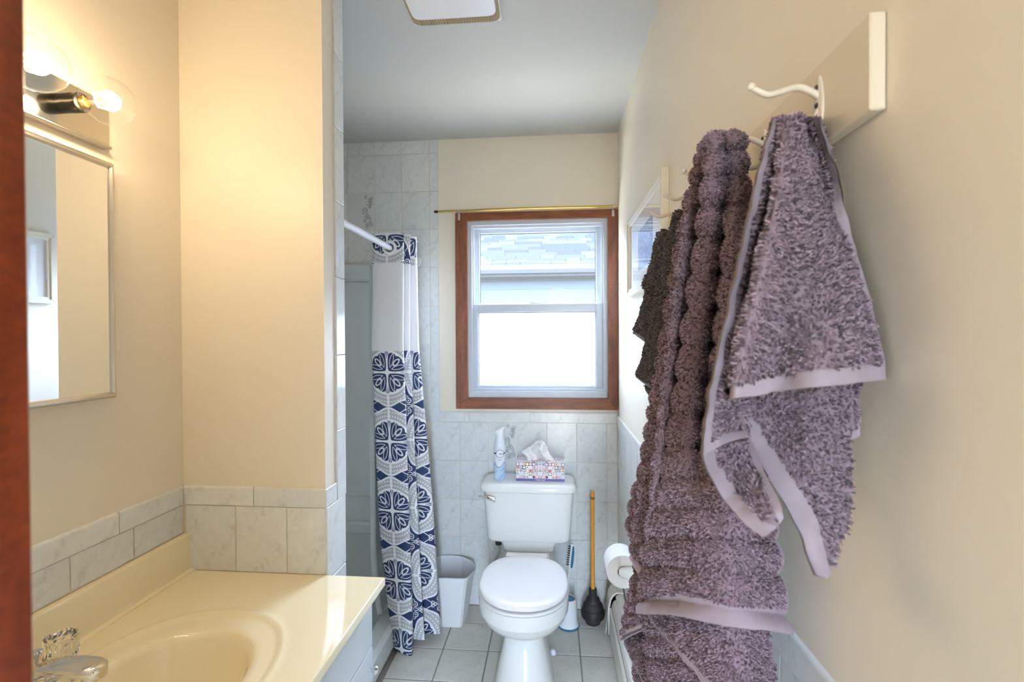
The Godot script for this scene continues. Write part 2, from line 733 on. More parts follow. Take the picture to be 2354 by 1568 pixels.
func build_floor() -> void:
	var f := structure(box("floor", Vector3(-1.58, -0.12, ZB - 0.13), Vector3(XR + 0.12, -0.0025, 1.6), M.floor_grout))
	var xs := [-0.7028]
	for i in 6:
		xs.append(-0.4983 + 0.2045 * i)
	xs[-1] = XR - 0.002
	var zs := [ZB + 0.006]
	for j in 13:
		zs.append(-2.3402 + 0.2045 * j)
	for i in xs.size() - 1:
		for j in zs.size() - 1:
			if xs[i + 1] - xs[i] < 0.02:
				continue
			var s := Vector3(xs[i + 1] - xs[i] - 0.006, 0.012, zs[j + 1] - zs[j] - 0.006)
			var o := put("tile", box_mesh(s, 0.0018), M["floor_tile_%d" % (rng.randi() % 2)], f)
			o.position = Vector3((xs[i] + xs[i + 1]) / 2, -0.006, (zs[j] + zs[j + 1]) / 2) - f.position


# ---------------------------------------------------------------- window and what lies behind it

# A mitred board of a picture-frame surround in the xy plane.
func mitred(x0: float, x1: float, y0: float, y1: float, i0: float, i1: float, j0: float, j1: float, side: int, z0: float, z1: float) -> ArrayMesh:
	var p := []
	match side:
		0: p = [Vector2(x0, y1), Vector2(i0, j1), Vector2(i1, j1), Vector2(x1, y1)]
		1: p = [Vector2(x1, y1), Vector2(i1, j1), Vector2(i1, j0), Vector2(x1, y0)]
		2: p = [Vector2(x1, y0), Vector2(i1, j0), Vector2(i0, j0), Vector2(x0, y0)]
		3: p = [Vector2(x0, y0), Vector2(i0, j0), Vector2(i0, j1), Vector2(x0, y1)]
	var mid := Vector2.ZERO
	for q in p:
		mid += q / 4.0
	for k in 4:
		p[k] = p[k] + (mid - p[k]).normalized() * 0.0008
	return prism(p, z0, z1)


func build_window() -> void:
	# stained wooden surround
	var t := Node3D.new()
	t.name = "window_1"
	add_child(t)
	structure(t)
	t.set_meta("label", "white double hung window with brown stained wooden surround over the toilet")
	var mid := ["x", "y", "x", "y"]
	for s in 4:
		var b := put("casing_board", mitred(-0.505, 0.3285, 1.031, 2.049, -0.443, 0.279, 1.090, 2.008, s, ZB - 0.001, ZB + 0.019), M["wood_" + mid[s]], t)
		b.set_meta("label", "brown stained casing board")
	# nail holes
	for p in [[-0.478, 1.92], [-0.478, 1.5], [-0.478, 1.16], [0.304, 1.92], [0.304, 1.52], [0.304, 1.14], [-0.1, 2.027]]:
		put("nail_hole", lathe([[0.0, 0.0], [0.0022, 0.0], [0.0018, 0.0006], [0.0, 0.0006]], 8), M.gasket, t, Vector3(p[0], p[1], ZB + 0.0188)).rotation.x = PI / 2
	# white outer frame lining the opening
	var fw := 0.022
	for s in 4:
		put("frame_board", mitred(-0.443, 0.279, 1.090, 2.008, -0.443 + fw, 0.279 - fw, 1.090 + (0.034 if s == 2 else fw), 2.008 - fw, s, ZB - 0.125, ZB + 0.002), M.vinyl, t)
	box("stop", Vector3(-0.421, 1.118, ZB - 0.022), Vector3(-0.412, 1.988, ZB - 0.012), M.vinyl, t)
	box("stop", Vector3(0.248, 1.118, ZB - 0.022), Vector3(0.257, 1.988, ZB - 0.012), M.vinyl, t)
	box("stop", Vector3(-0.421, 1.972, ZB - 0.022), Vector3(0.257, 1.988, ZB - 0.012), M.vinyl, t)
	box("sill", Vector3(-0.44, 1.088, ZB - 0.06), Vector3(0.276, 1.124, ZB + 0.006), M.vinyl, t, 0.003)
	# upper sash, set back
	var zu := ZB - 0.075
	var u := Node3D.new()
	u.name = "upper_sash"
	t.add_child(u)
	sash(u, -0.425, 0.261, 1.545, 1.985, -0.386, 0.223, 1.583, 1.952, zu, zu + 0.028, M.old_glass)
	# lower sash, in front, with obscured glass
	var zl := ZB - 0.042
	var w := Node3D.new()
	w.name = "lower_sash"
	t.add_child(w)
	sash(w, -0.427, 0.262, 1.124, 1.577, -0.390, 0.220, 1.150, 1.533, zl, zl + 0.03, M.frosted)
	box("lift_rail", Vector3(-0.427, 1.124, zl + 0.028), Vector3(0.262, 1.136, zl + 0.04), M.vinyl, w, 0.002)
	# sash lock on the meeting rail
	var g := Geo.new()
	box_into(g, Vector3(-0.088, 1.5805, zl + 0.014), Vector3(0.062, 0.007, 0.022), 0.002)
	box_into(g, Vector3(-0.100, 1.5895, zl + 0.014), Vector3(0.040, 0.006, 0.012), 0.002)
	put("sash_lock", mesh_of(g), M.vinyl, w)

	# brass rod above the window on two brackets
	var r := thing("curtain_rod", "thin brass curtain rod with ball end fixed above the window", "rod", Vector3(-0.14, 2.05, ZB + 0.05))
	put("rod", tube([Vector3(-0.445, 0.0, 0), Vector3(0.0, 0.006, 0), Vector3(0.462, 0.004, 0)], 0.0054, 12), M.brass, r)
	put("finial", lathe([[0.0, -0.012], [0.004, -0.011], [0.0075, -0.005], [0.0078, 0.002], [0.005, 0.008], [0.0048, 0.014], [0.0, 0.014]], 16), M.dark_bronze, r, Vector3(-0.457, 0, 0)).rotation.z = -PI / 2
	for x in [-0.345, 0.445]:
		var b := put("bracket", tube([Vector3(x, -0.03, -0.0315), Vector3(x, -0.006, -0.030), Vector3(x, -0.009, -0.01), Vector3(x, -0.004, 0.006), Vector3(x, 0.007, 0.004)], 0.003, 8, 50.0, 2.2), M.steel, r)
		put("bracket_plate", box_mesh(Vector3(0.012, 0.026, 0.003), 0.001), M.steel, b, Vector3(x, -0.026, -0.0305))


func sash(parent: Node3D, x0: float, x1: float, y0: float, y1: float, i0: float, i1: float, j0: float, j1: float, z0: float, z1: float, glass: Material) -> void:
	box("stile", Vector3(x0, y0, z0), Vector3(i0, y1, z1), M.vinyl, parent, 0.003)
	box("stile", Vector3(i1, y0, z0), Vector3(x1, y1, z1), M.vinyl, parent, 0.003)
	box("top_rail", Vector3(i0, j1, z0), Vector3(i1, y1, z1), M.vinyl, parent, 0.003)
	box("bottom_rail", Vector3(i0, y0, z0), Vector3(i1, j0, z1), M.vinyl, parent, 0.003)
	var zm := (z0 + z1) / 2.0
	var gk := Geo.new()
	for s in [[i0, i0 + 0.003, j0, j1], [i1 - 0.003, i1, j0, j1], [i0, i1, j1 - 0.003, j1], [i0, i1, j0, j0 + 0.002]]:
		box_into(gk, Vector3((s[0] + s[1]) / 2, (s[2] + s[3]) / 2, zm + 0.004), Vector3(s[1] - s[0], s[3] - s[2], 0.004))
	put("gasket", mesh_of(gk), M.gasket, parent)
	var p := QuadMesh.new()
	p.size = Vector2(i1 - i0, j1 - j0)
	put("pane", p, glass, parent, Vector3((i0 + i1) / 2, (j0 + j1) / 2, zm))


func build_neighbour() -> void:
	flat_mat("siding", c8(70, 77, 86), 0.8).metallic_specular = 0.0
	flat_mat("fascia", c8(66, 69, 74), 0.8).metallic_specular = 0.0
	flat_mat("cable", c8(60, 66, 76), 0.6)
	for k in 3:
		flat_mat("shingle_%d" % k, [c8(44, 45, 50), c8(49, 50, 54), c8(40, 41, 46)][k], 1.0).metallic_specular = 0.0
	var h := thing("neighbour_house", "neighbouring house with grey shingle roof and pale lap siding seen through the window", "building", Vector3(-0.2, 0, -5.5))
	# wall of lapped siding boards
	box("wall", Vector3(-5, -0.6, -4.0), Vector3(5, 2.06, -0.02), M.siding, h)
	var y := 2.06
	while y > 0.1:
		var g := Geo.new()
		prism_into(g, PackedVector2Array([Vector2(0, 0), Vector2(0.006, 0.125), Vector2(-0.006, 0.125), Vector2(-0.02, 0)]), -5.0, 5.0)
		var b := put("siding_board", mesh_of(g), M.siding, h, Vector3(0, y - 0.125, 0.0))
		b.rotation.y = -PI / 2
		b.position.z = -0.01
		y -= 0.122
	# eave: vented soffit strip, fascia and gutter
	box("soffit", Vector3(-5, 2.06, -0.3), Vector3(5, 2.085, 0.25), M.fascia, h)
	box("frieze", Vector3(-5, 2.03, -0.01), Vector3(5, 2.06, 0.03), M.fascia, h)
	for k in 21:
		box("soffit_clip", Vector3(-2.3 + k * 0.115, 2.072, 0.25), Vector3(-2.285 + k * 0.115, 2.088, 0.258), M.gasket, h)
	var gut := Geo.new()
	prism_into(gut, PackedVector2Array([Vector2(0.25, 2.085), Vector2(0.31, 2.085), Vector2(0.345, 2.12), Vector2(0.35, 2.17), Vector2(0.335, 2.17), Vector2(0.325, 2.125), Vector2(0.27, 2.10), Vector2(0.25, 2.17)]), -5.0, 5.0)
	put("gutter", mesh_of(gut), M.fascia, h).rotation.y = -PI / 2
	var wire := []
	for k in 25:
		var x := -1.6 + k * 0.13
		wire.append(Vector3(x, 2.186 + 0.02 * exp(-pow((x + 0.25) / 0.35, 2.0)) - 0.012 * exp(-pow((x + 0.6) / 0.2, 2.0)), 0.36))
	put("cable", tube(wire, 0.004, 6), M.cable, h)
	# roof deck and shingles in courses
	var slope := atan(0.47)
	var roof := Node3D.new()
	roof.name = "roof"
	h.add_child(roof)
	roof.position = Vector3(0, 2.185, 0.24)
	roof.rotation.x = slope
	box("deck", Vector3(-5, -0.09, -4.2), Vector3(5, -0.02, 0.0), M.shingle_2, roof)
	var r := RandomNumberGenerator.new()
	r.seed = 5
	for row in 17:
		var zf := 0.03 - row * 0.128
		var x := -2.4 + r.randf() * 0.15
		while x < 2.0:
			var w := [0.16, 0.22, 0.28, 0.34][r.randi() % 4] as float
			var drop := [0.0, 0.0, 0.010][r.randi() % 3] as float
			var thick := 0.007 + drop * 0.4
			var o := put("shingle", box_mesh(Vector3(w - 0.004, snappedf(thick, 0.002), 0.25), 0.0), M["shingle_%d" % (r.randi() % 3)], roof)
			o.position = Vector3(x + w / 2, -0.008 + thick / 2, zf + drop - 0.125)
			o.rotation.x = 0.035
			x += w
	var upper := box("upper_roof", Vector3(-5, -0.03, -4.2), Vector3(5, 0.0, -2.2), M.shingle_0, roof)
	upper.set_meta("kind", "stuff")


# ---------------------------------------------------------------- shower

func build_shower() -> void:
	# one-piece wall surround with top rim, ledges and front flange
	var s := thing("shower_stall", "pale grey moulded shower stall with ledges and low kerb behind the printed curtain", "shower", Vector3(-1.0, 0.0, ZB))
	box("back_panel", Vector3(-0.41, 0.09, 0.006), Vector3(0.272, 1.70, 0.022), M.surround, s, 0.004)
	box("top_rim", Vector3(-0.41, 1.70, 0.006), Vector3(0.272, 1.79, 0.045), M.surround, s, 0.012)
	box("ledge", Vector3(-0.41, 0.565, 0.02), Vector3(0.272, 0.59, 0.036), M.surround, s, 0.008)
	box("ledge", Vector3(-0.41, 0.368, 0.02), Vector3(0.272, 0.432, 0.05), M.surround, s, 0.012)
	box("flange", Vector3(0.272, 0.09, 0.006), Vector3(0.295, 1.793, 0.04), M.white_plastic, s, 0.005)
	box("side_panel", Vector3(-0.43, 0.09, 0.006), Vector3(-0.41, 1.79, 1.14), M.surround, s, 0.004)
	# pan with raised kerb
	box("pan_floor", Vector3(-0.41, 0.0, 0.006), Vector3(0.21, 0.05, 1.14), M.surround, s, 0.01)
	box("kerb", Vector3(0.19, 0.0, 0.008), Vector3(0.283, 0.12, 1.142), M.surround, s, 0.018)
	# rail from partition to window wall
	var r := thing("shower_rod", "white round shower rod running from partition to window wall", "rod", Vector3(-0.716, 1.80, -1.93))
	put("rail", tube([Vector3(0, 0, 0.568), Vector3(0, 0, -0.566)], 0.0125, 20), M.white_plastic, r)
	for z in [0.562, -0.562]:
		put("flange", lathe([[0.0, -0.006], [0.03, -0.006], [0.03, 0.0], [0.018, 0.006], [0.0, 0.006]], 20), M.white_plastic, r, Vector3(0, 0, z)).rotation.x = PI / 2
	build_curtain()


# Folded curtain: for every level the places of its left edge and of three right-hand folds.
func curtain_line(y: float) -> Array:
	var keys := [
		[1.875, -0.800, -0.660, -0.640, -0.628],
		[1.36, -0.808, -0.665, -0.645, -0.620],
		[1.05, -0.797, -0.655, -0.631, -0.595],
		[0.77, -0.787, -0.648, -0.620, -0.570],
		[0.48, -0.772, -0.638, -0.608, -0.550],
		[0.18, -0.738, -0.630, -0.594, -0.535],
		[0.0, -0.712, -0.630, -0.582, -0.522]]
	var k := 0
	while k < keys.size() - 2 and y < keys[k + 1][0]:
		k += 1
	var f := clampf((keys[k][0] - y) / (keys[k][0] - keys[k + 1][0]), 0.0, 1.0)
	var v := []
	for i in range(1, 5):
		v.append(lerpf(keys[k][i], keys[k + 1][i], f))
	var low := clampf((1.9 - y) / 1.9, 0.0, 1.0)
	var dz := 0.012 * low
	var pts := [
		Vector3(v[0] + 0.045, y, -2.175), Vector3(v[0] + 0.012, y, -2.135), Vector3(v[0], y, -2.112 + dz), Vector3((v[0] + v[1]) / 2.0, y, -2.094 + dz), Vector3(v[1], y, -2.088 + dz),
		Vector3(v[1] - 0.004, y, -2.112), Vector3(v[1] - 0.03 - 0.015 * low, y, -2.135), Vector3(v[2] - 0.012, y, -2.132), Vector3(v[2], y, -2.138), Vector3(v[2] - 0.012, y, -2.158),
		Vector3(v[2] - 0.04 - 0.02 * low, y, -2.178), Vector3(v[3] - 0.02, y, -2.180), Vector3(v[3], y, -2.190), Vector3(v[3] - 0.014, y, -2.212), Vector3(v[3] - 0.09 - 0.05 * low, y, -2.228), Vector3(v[3] - 0.14 - 0.05 * low, y, -2.245),
		Vector3(v[3] - 0.06 - 0.09 * low, y, -2.27), Vector3(v[3] - 0.02 - 0.12 * low, y, -2.285), Vector3(v[3] - 0.05 - 0.11 * low, y, -2.31), Vector3(v[3] - 0.15 - 0.05 * low, y, -2.33)]
	return smooth_path(pts, 5)


func curtain_part(y0: float, y1: float, rows: int, thick: float, wavy := false) -> ArrayMesh:
	var g := Geo.new()
	var lines := []
	for j in rows + 1:
		lines.append(curtain_line(lerpf(y1, y0, float(j) / rows)))
	var n: int = lines[0].size()
	var period := 0.307
	for side in [0.0, 1.0]:
		for j in rows + 1:
			var L: Array = lines[j]
			var len_ := 0.0
			var along := []
			for i in n:
				if i > 0:
					len_ += L[i].distance_to(L[i - 1])
				along.append(len_)
			var a0: float = along[15]   # middle of the front face
			for i in n:
				var d: Vector3 = L[mini(i + 1, n - 1)] - L[maxi(i - 1, 0)]
				var nn := Vector3(d.z, 0, -d.x).normalized()
				var p: Vector3 = L[i] + nn * thick * (0.5 - side)
				if wavy and j == rows:
					p.y = y0 + 0.012 + 0.012 * sin(along[i] * 24.0 + 0.6) + (0.035 if p.z < -2.12 else 0.0)
				g.add(p, Vector2((along[i] - a0) / period + 0.5, (0.1755 - p.y) / period))
	var half := (rows + 1) * n
	for j in rows:
		for i in n - 1:
			var a := j * n + i
			g.quad(a, a + 1, a + n + 1, a + n)
			g.quad(half + a + 1, half + a, half + a + n, half + a + n + 1)
	for i in n - 1:
		g.quad(i + 1, i, half + i, half + i + 1)
		var b := rows * n + i
		g.quad(b, b + 1, half + b + 1, half + b)
	for j in rows:
		var a := j * n
		g.quad(a, a + n, half + a + n, half + a)
		var e := j * n + n - 1
		g.quad(e + n, e, half + e, half + e + n)
	return mesh_of(g, 60.0)


func lens_shape(p: Vector2, c: Vector2, ang: float, length: float, width: float) -> float:
	# below zero inside a pointed leaf
	var q := (p - c).rotated(-ang)
	var u := q.x / length
	if absf(u) > 1.0:
		return 1.0
	return absf(q.y) / width - (1.0 - u * u)


func curtain_print(x: float, y: float) -> Color:
	var navy := Color(0.125, 0.20, 0.37)
	var grey := Color(0.72, 0.73, 0.75)
	var white := Color(0.95, 0.955, 0.965)
	var p := Vector2(x - 0.5, y - 0.5)
	# fold into one eighth so the medallion is symmetric
	var q := p.abs()
	if q.y > q.x:
		q = Vector2(q.y, q.x)
	var d := p.length()
	var a := atan2(q.y, q.x)
	var edge := 0.285 + 0.022 * absf(cos(a * 8.0 + 0.4))
	if d < edge:
		# white cross arms, pinched in the middle
		var arm := 0.012 + 0.30 * pow(maxf(0.0, q.x - 0.10), 1.6) + 0.020 * exp(-q.x * 22.0)
		if q.y < arm:
			return navy if q.x > 0.205 and q.y > 0.006 and q.y < arm - 0.012 else white
		if d < 0.04:
			return white
		# long petals beside each arm, drawn in white outline
		var pet := lens_shape(q, Vector2(0.175, 0.075), 0.26, 0.115, 0.032)
		if pet < 0.0 and pet > -0.30:
			return white
		# diagonal leaf
		var leaf := lens_shape(q, Vector2(0.150, 0.140), PI / 4.0, 0.075, 0.030)
		if leaf < 0.0:
			return navy if leaf < -0.55 else white
		if d > edge - 0.010:
			return white
		return navy
	if d < 0.325:
		return white
	var ring := 0.455 + 0.018 * cos(a * 8.0)
	if d < ring:
		# scalloped chain
		if q.y < 0.016:
			return white
		var seg := fposmod(a * 9.0, 1.0)
		if absf(d - 0.368) < 0.012 and seg > 0.25 and seg < 0.75:
			return white
		if absf(d - 0.425) < 0.008 and seg < 0.6:
			return white
		return grey
	if d < ring + 0.026:
		return white
	# corners: navy ground with white scrolls round the corner point
	var c := Vector2(0.5 - absf(p.x), 0.5 - absf(p.y))
	var k := c
	if k.y > k.x:
		k = Vector2(k.y, k.x)
	var dc := c.length()
	if dc < 0.028:
		return white
	if dc > 0.045 and dc < 0.058:
		return white
	if lens_shape(k, Vector2(0.115, 0.0), 0.0, 0.06, 0.026) < 0.0:
		return navy if lens_shape(k, Vector2(0.115, 0.0), 0.0, 0.042, 0.013) < 0.0 else white
	if absf(k.distance_to(Vector2(0.115, 0.075)) - 0.034) < 0.007:
		return white
	if k.distance_to(Vector2(0.115, 0.075)) < 0.013:
		return white
	if absf(k.distance_to(Vector2(0.215, 0.02)) - 0.024) < 0.006:
		return white
	if absf(k.y - 0.004 - 0.6 * absf(k.x - 0.2)) < 0.007 and k.x > 0.16:
		return white
	return navy


func build_curtain() -> void:
	var tex := picture(512, 512, curtain_print)
	var pm := flat_mat("curtain_print", Color(1, 1, 1), 0.6)
	pm.albedo_texture = tex
	pm.backlight_enabled = true
	pm.backlight = Color(0.35, 0.35, 0.35)
	var sm := flat_mat("curtain_sheer", Color(0.97, 0.97, 0.985), 0.8)
	sm.backlight_enabled = true
	sm.backlight = Color(0.6, 0.6, 0.6)
	var t := thing("shower_curtain", "white shower curtain with navy and grey medallion print bunched at rod end", "curtain", Vector3.ZERO)
	put("header_band", curtain_part(1.735, 1.868, 4, 0.0022), pm, t).set_meta("label", "navy printed top band")
	put("sheer_panel", curtain_part(1.345, 1.735, 8, 0.0014), sm, t).set_meta("label", "plain white sheer panel")
	put("printed_body", curtain_part(0.0, 1.345, 36, 0.002, true), pm, t).set_meta("label", "navy and grey medallion print")
	# grommet the rod passes through
	for z in [-2.082, -2.140, -2.185]:
		var ring := []
		for i in 29:
			var a := TAU * i / 28.0
			ring.append(Vector3(cos(a) * 0.0255, sin(a) * 0.0255, 0))
		var g := Geo.new()
		tube_into(g, ring, 0.0085, 10, 0.8)
		var o := put("grommet", mesh_of(g, 60.0, false), M.white_plastic, t, Vector3(-0.716, 1.80, z))
		o.rotation.y = 0.12
	# plain liner inside the pan
	var lm := flat_mat("liner_plastic", Color(0.90, 0.945, 0.95), 0.35)
	lm.backlight_enabled = true
	lm.backlight = Color(0.8, 0.8, 0.8)
	var lt := Geo.new()
	var rows := 16
	var cols := 40
	for side in 2:
		for j in rows + 1:
			var y := lerpf(1.73, 0.14, float(j) / rows)
			for i in cols + 1:
				var f := float(i) / cols
				var wv := sin(f * 22.0) * (0.014 + 0.008 * (1.0 - y / 1.8))
				var push := 0.0 if y > 0.45 else 0.03 * pow((0.45 - y) / 0.31, 2.0)
				lt.add(Vector3(-0.832 - 0.01 * f + wv + push + side * 0.0012, y, -2.135 - 0.28 * f))
	var nn := (rows + 1) * (cols + 1)
	for j in rows:
		for i in cols:
			var a := j * (cols + 1) + i
			lt.quad(a, a + 1, a + cols + 2, a + cols + 1)
			lt.quad(nn + a + 1, nn + a, nn + a + cols + 1, nn + a + cols + 2)
	tag(put("shower_liner", mesh_of(lt, 80.0, false), lm), "translucent plain liner hanging inside the shower pan behind the printed curtain", "liner")


# ---------------------------------------------------------------- vanity

func build_vanity() -> void:
	var yk := 0.768
	var cab := thing("vanity_cabinet", "white vanity cabinet with plain doors under the cream basin top", "cabinet", Vector3(-0.745, 0, -0.78))
	for z in [-0.462, 0.446]:
		box("side_panel", Vector3(-0.27, 0.0, z), Vector3(0.247, yk - 0.026, z + 0.016), M.cabinet, cab, 0.001)
	box("bottom_panel", Vector3(-0.27, 0.08, -0.446), Vector3(0.23, 0.095, 0.446), M.cabinet, cab)
	box("kick_board", Vector3(0.18, 0.0, -0.446), Vector3(0.195, 0.08, 0.446), M.cabinet, cab)
	box("face_frame", Vector3(0.23, 0.585, -0.446), Vector3(0.247, yk - 0.026, 0.446), M.cabinet, cab)
	box("drawer_front", Vector3(0.247, 0.592, -0.46), Vector3(0.265, yk - 0.03, 0.46), M.cabinet, cab, 0.002)
	for k in 2:
		var d := box("door", Vector3(0.247, 0.09, -0.46 + 0.461 * k), Vector3(0.265, 0.588, -0.002 + 0.461 * k), M.cabinet, cab, 0.002)
		var kn := put("knob", lathe([[0.0, 0.0], [0.005, 0.0], [0.004, 0.008], [0.009, 0.014], [0.0105, 0.020], [0.008, 0.025], [0.0, 0.026]], 18), M.chrome, d)
		kn.rotation.z = -PI / 2
		kn.position = Vector3(0.009, 0.205, -0.20 if k == 0 else 0.20)

	# one-piece cultured marble top with moulded basin and low splash
	var t := thing("washbasin_counter", "glossy cream moulded vanity top with oval basin and back splash", "vanity top", Vector3(-0.73, yk, -0.78))
	put("basin_top", basin_mesh(), M.marble_top, t)
	var sp := []
	for z in [-0.4685, 0.50]:
		var r := PackedVector3Array()
		for p in [Vector2(-0.287, -0.02), Vector2(-0.255, -0.02), Vector2(-0.255, 0.002), Vector2(-0.265, 0.006), Vector2(-0.2685, 0.016), Vector2(-0.2695, 0.096), Vector2(-0.272, 0.100), Vector2(-0.286, 0.101)]:
			r.append(Vector3(p.x, p.y, z))
		sp.append(r)
	put("back_splash", loft(sp, 40.0), M.marble_top, t)
	put("drain", lathe([[0.0, 0.0], [0.026, 0.0], [0.026, 0.003], [0.02, 0.005], [0.0, 0.004]], 24), M.chrome, t, Vector3(0.0, -0.128, -0.02))

	# faucet: centreset with acrylic knobs
	var f := thing("faucet", "chrome faucet with clear fluted acrylic knobs on the vanity top", "faucet", Vector3(-0.925, yk, -0.775))
	var base := []
	for q in [[1.0, 0.0], [1.0, 0.010], [0.93, 0.017], [0.7, 0.020]]:
		base.append(oval(0.0, q[1], 0.0, 0.027 * q[0], 0.085 * q[0], 3.0, 36))
	put("base_plate", loft(base, 40.0), M.chrome, f)
	for s in [-1, 1]:
		var stem := put("knob_stem", lathe([[0.0, 0.0], [0.016, 0.0], [0.016, 0.012], [0.011, 0.018], [0.0, 0.018]], 20), M.chrome, f, Vector3(0, 0.016, 0.055 * s))
		var rings := []
		for q in [[0.0205, 0.0], [0.0245, 0.004], [0.0258, 0.018], [0.0262, 0.036], [0.0245, 0.046], [0.019, 0.049], [0.017, 0.046], [0.0, 0.045]]:
			var r := PackedVector3Array()
			for i in 72:
				var a := TAU * i / 72.0
				var flute := 1.0 + (0.045 * cos(a * 18.0) if q[1] > 0.004 and q[1] < 0.04 else 0.0)
				r.append(Vector3(cos(a) * q[0] * flute, q[1], sin(a) * q[0] * flute))
			rings.append(r)
		put("knob", loft(rings, 30.0), M.acrylic, stem, Vector3(0, 0.0185, 0))
	var sp2 := Geo.new()
	var rr := []
	for q in [[0.0, 0.018, 0.020, 0.020], [0.0, 0.034, 0.020, 0.018], [0.02, 0.052, 0.021, 0.013], [0.055, 0.062, 0.021, 0.011], [0.09, 0.065, 0.0215, 0.011], [0.118, 0.063, 0.0215, 0.0115], [0.134, 0.060, 0.018, 0.0115], [0.142, 0.058, 0.009, 0.010]]:
		var ring := PackedVector3Array()
		var tilt := 0.9 if q[0] < 0.01 else 0.0
		for i in 24:
			var a := TAU * i / 24.0
			var cz := signf(cos(a)) * pow(absf(cos(a)), 0.7)
			var cy := signf(sin(a)) * pow(absf(sin(a)), 0.7)
			if q[1] < 0.04 and q[0] < 0.01:
				ring.append(Vector3(q[0] - cy * q[3], q[1], cz * q[2]))
			else:
				ring.append(Vector3(q[0], q[1] + cy * q[3], cz * q[2]))
		rr.append(ring)
	loft_into(sp2, rr)
	put("spout", mesh_of(sp2, 45.0), M.chrome, f)
	put("aerator", lathe([[0.0, 0.0], [0.0125, 0.0], [0.0135, 0.004], [0.0135, 0.016], [0.0, 0.016]], 22), M.chrome, f, Vector3(0.118, 0.038, 0))
	var lr := put("lift_rod", tube([Vector3(0, 0.03, 0), Vector3(0, 0.062, 0)], 0.0028, 10), M.chrome, f, Vector3(-0.004, 0, -0.016))
	put("lift_knob", lathe([[0.0, 0.0], [0.005, 0.0], [0.0045, 0.006], [0.008, 0.013], [0.0095, 0.018], [0.008, 0.021], [0.0, 0.0225]], 18), M.chrome, lr, Vector3(0, 0.056, 0))


func basin_mesh() -> ArrayMesh:
	# outer rectangle blended into nested ovals going down into the bowl
	var n := 72
	var g := Geo.new()
	var rings := []
	var w0 := Vector2(-0.272, -0.47)
	var w1 := Vector2(0.282, 0.50)
	var ax := 0.205
	var az := 0.27
	var cx := -0.005
	var cz := -0.02
	var rect := func(y: float, inset: float) -> PackedVector3Array:
		var r := PackedVector3Array()
		for i in n:
			var a := TAU * i / n
			var d := Vector2(cos(a), sin(a))
			var lo := w0 + Vector2(inset, inset)
			var hi := w1 - Vector2(inset, inset)
			var tx: float = ((hi.x if d.x > 0 else lo.x) - cx) / d.x if absf(d.x) > 1e-6 else 1e9
			var tz: float = ((hi.y if d.y > 0 else lo.y) - cz) / d.y if absf(d.y) > 1e-6 else 1e9
			var k := minf(tx, tz)
			r.append(Vector3(cx + d.x * k, y, cz + d.y * k))
		# true corners
		for c in [[lo_c(w0, inset).x, lo_c(w0, inset).y], [w1.x - inset, w0.y + inset], [w1.x - inset, w1.y - inset], [w0.x + inset, w1.y - inset]]:
			var best := 0
			for i in n:
				if Vector2(r[i].x - c[0], r[i].z - c[1]).length() < Vector2(r[best].x - c[0], r[best].z - c[1]).length():
					best = i
			r[best] = Vector3(c[0], y, c[1])
		return r
	rings.append(rect.call(-0.024, 0.004))
	rings.append(rect.call(-0.021, 0.0))
	rings.append(rect.call(-0.003, 0.0))
	rings.append(rect.call(0.0, 0.003))
	for q in [[1.06, 0.0], [1.02, 0.0], [1.0, 0.0025], [0.97, 0.003], [0.94, -0.001], [0.90, -0.003], [0.82, -0.004], [0.765, -0.006], [0.73, -0.011], [0.70, -0.022], [0.675, -0.045], [0.62, -0.085], [0.5, -0.115], [0.3, -0.125], [0.12, -0.128]]:
		var r := PackedVector3Array()
		for i in n:
			var a := TAU * i / n
			var e := 2.0 / 2.3
			r.append(Vector3(cx + ax * q[0] * signf(cos(a)) * pow(absf(cos(a)), e), q[1], cz + az * q[0] * signf(sin(a)) * pow(absf(sin(a)), e)))
		rings.append(r)
	loft_into(g, rings, false)
	var last := g.v.size() - n
	var c := g.add(Vector3(cx, -0.128, cz))
	for i in n:
		g.tri(c, last + i, last + (i + 1) % n)
	# orient: faces of the top look up
	var m := mesh_up(g)
	return m


func lo_c(w: Vector2, inset: float) -> Vector2:
	return w + Vector2(inset, inset)


func mesh_up(g: Geo) -> ArrayMesh:
	var up := 0.0
	for i in g.t.size() / 3:
		var a := g.v[g.t[i * 3]]
		up += (g.v[g.t[i * 3 + 1]] - a).cross(g.v[g.t[i * 3 + 2]] - a).y
	if up < 0.0:
		for i in g.t.size() / 3:
			var h := g.t[i * 3]
			g.t[i * 3] = g.t[i * 3 + 1]
			g.t[i * 3 + 1] = h
	return mesh_of(g, 50.0, false)


# ---------------------------------------------------------------- mirror and lamp over the vanity

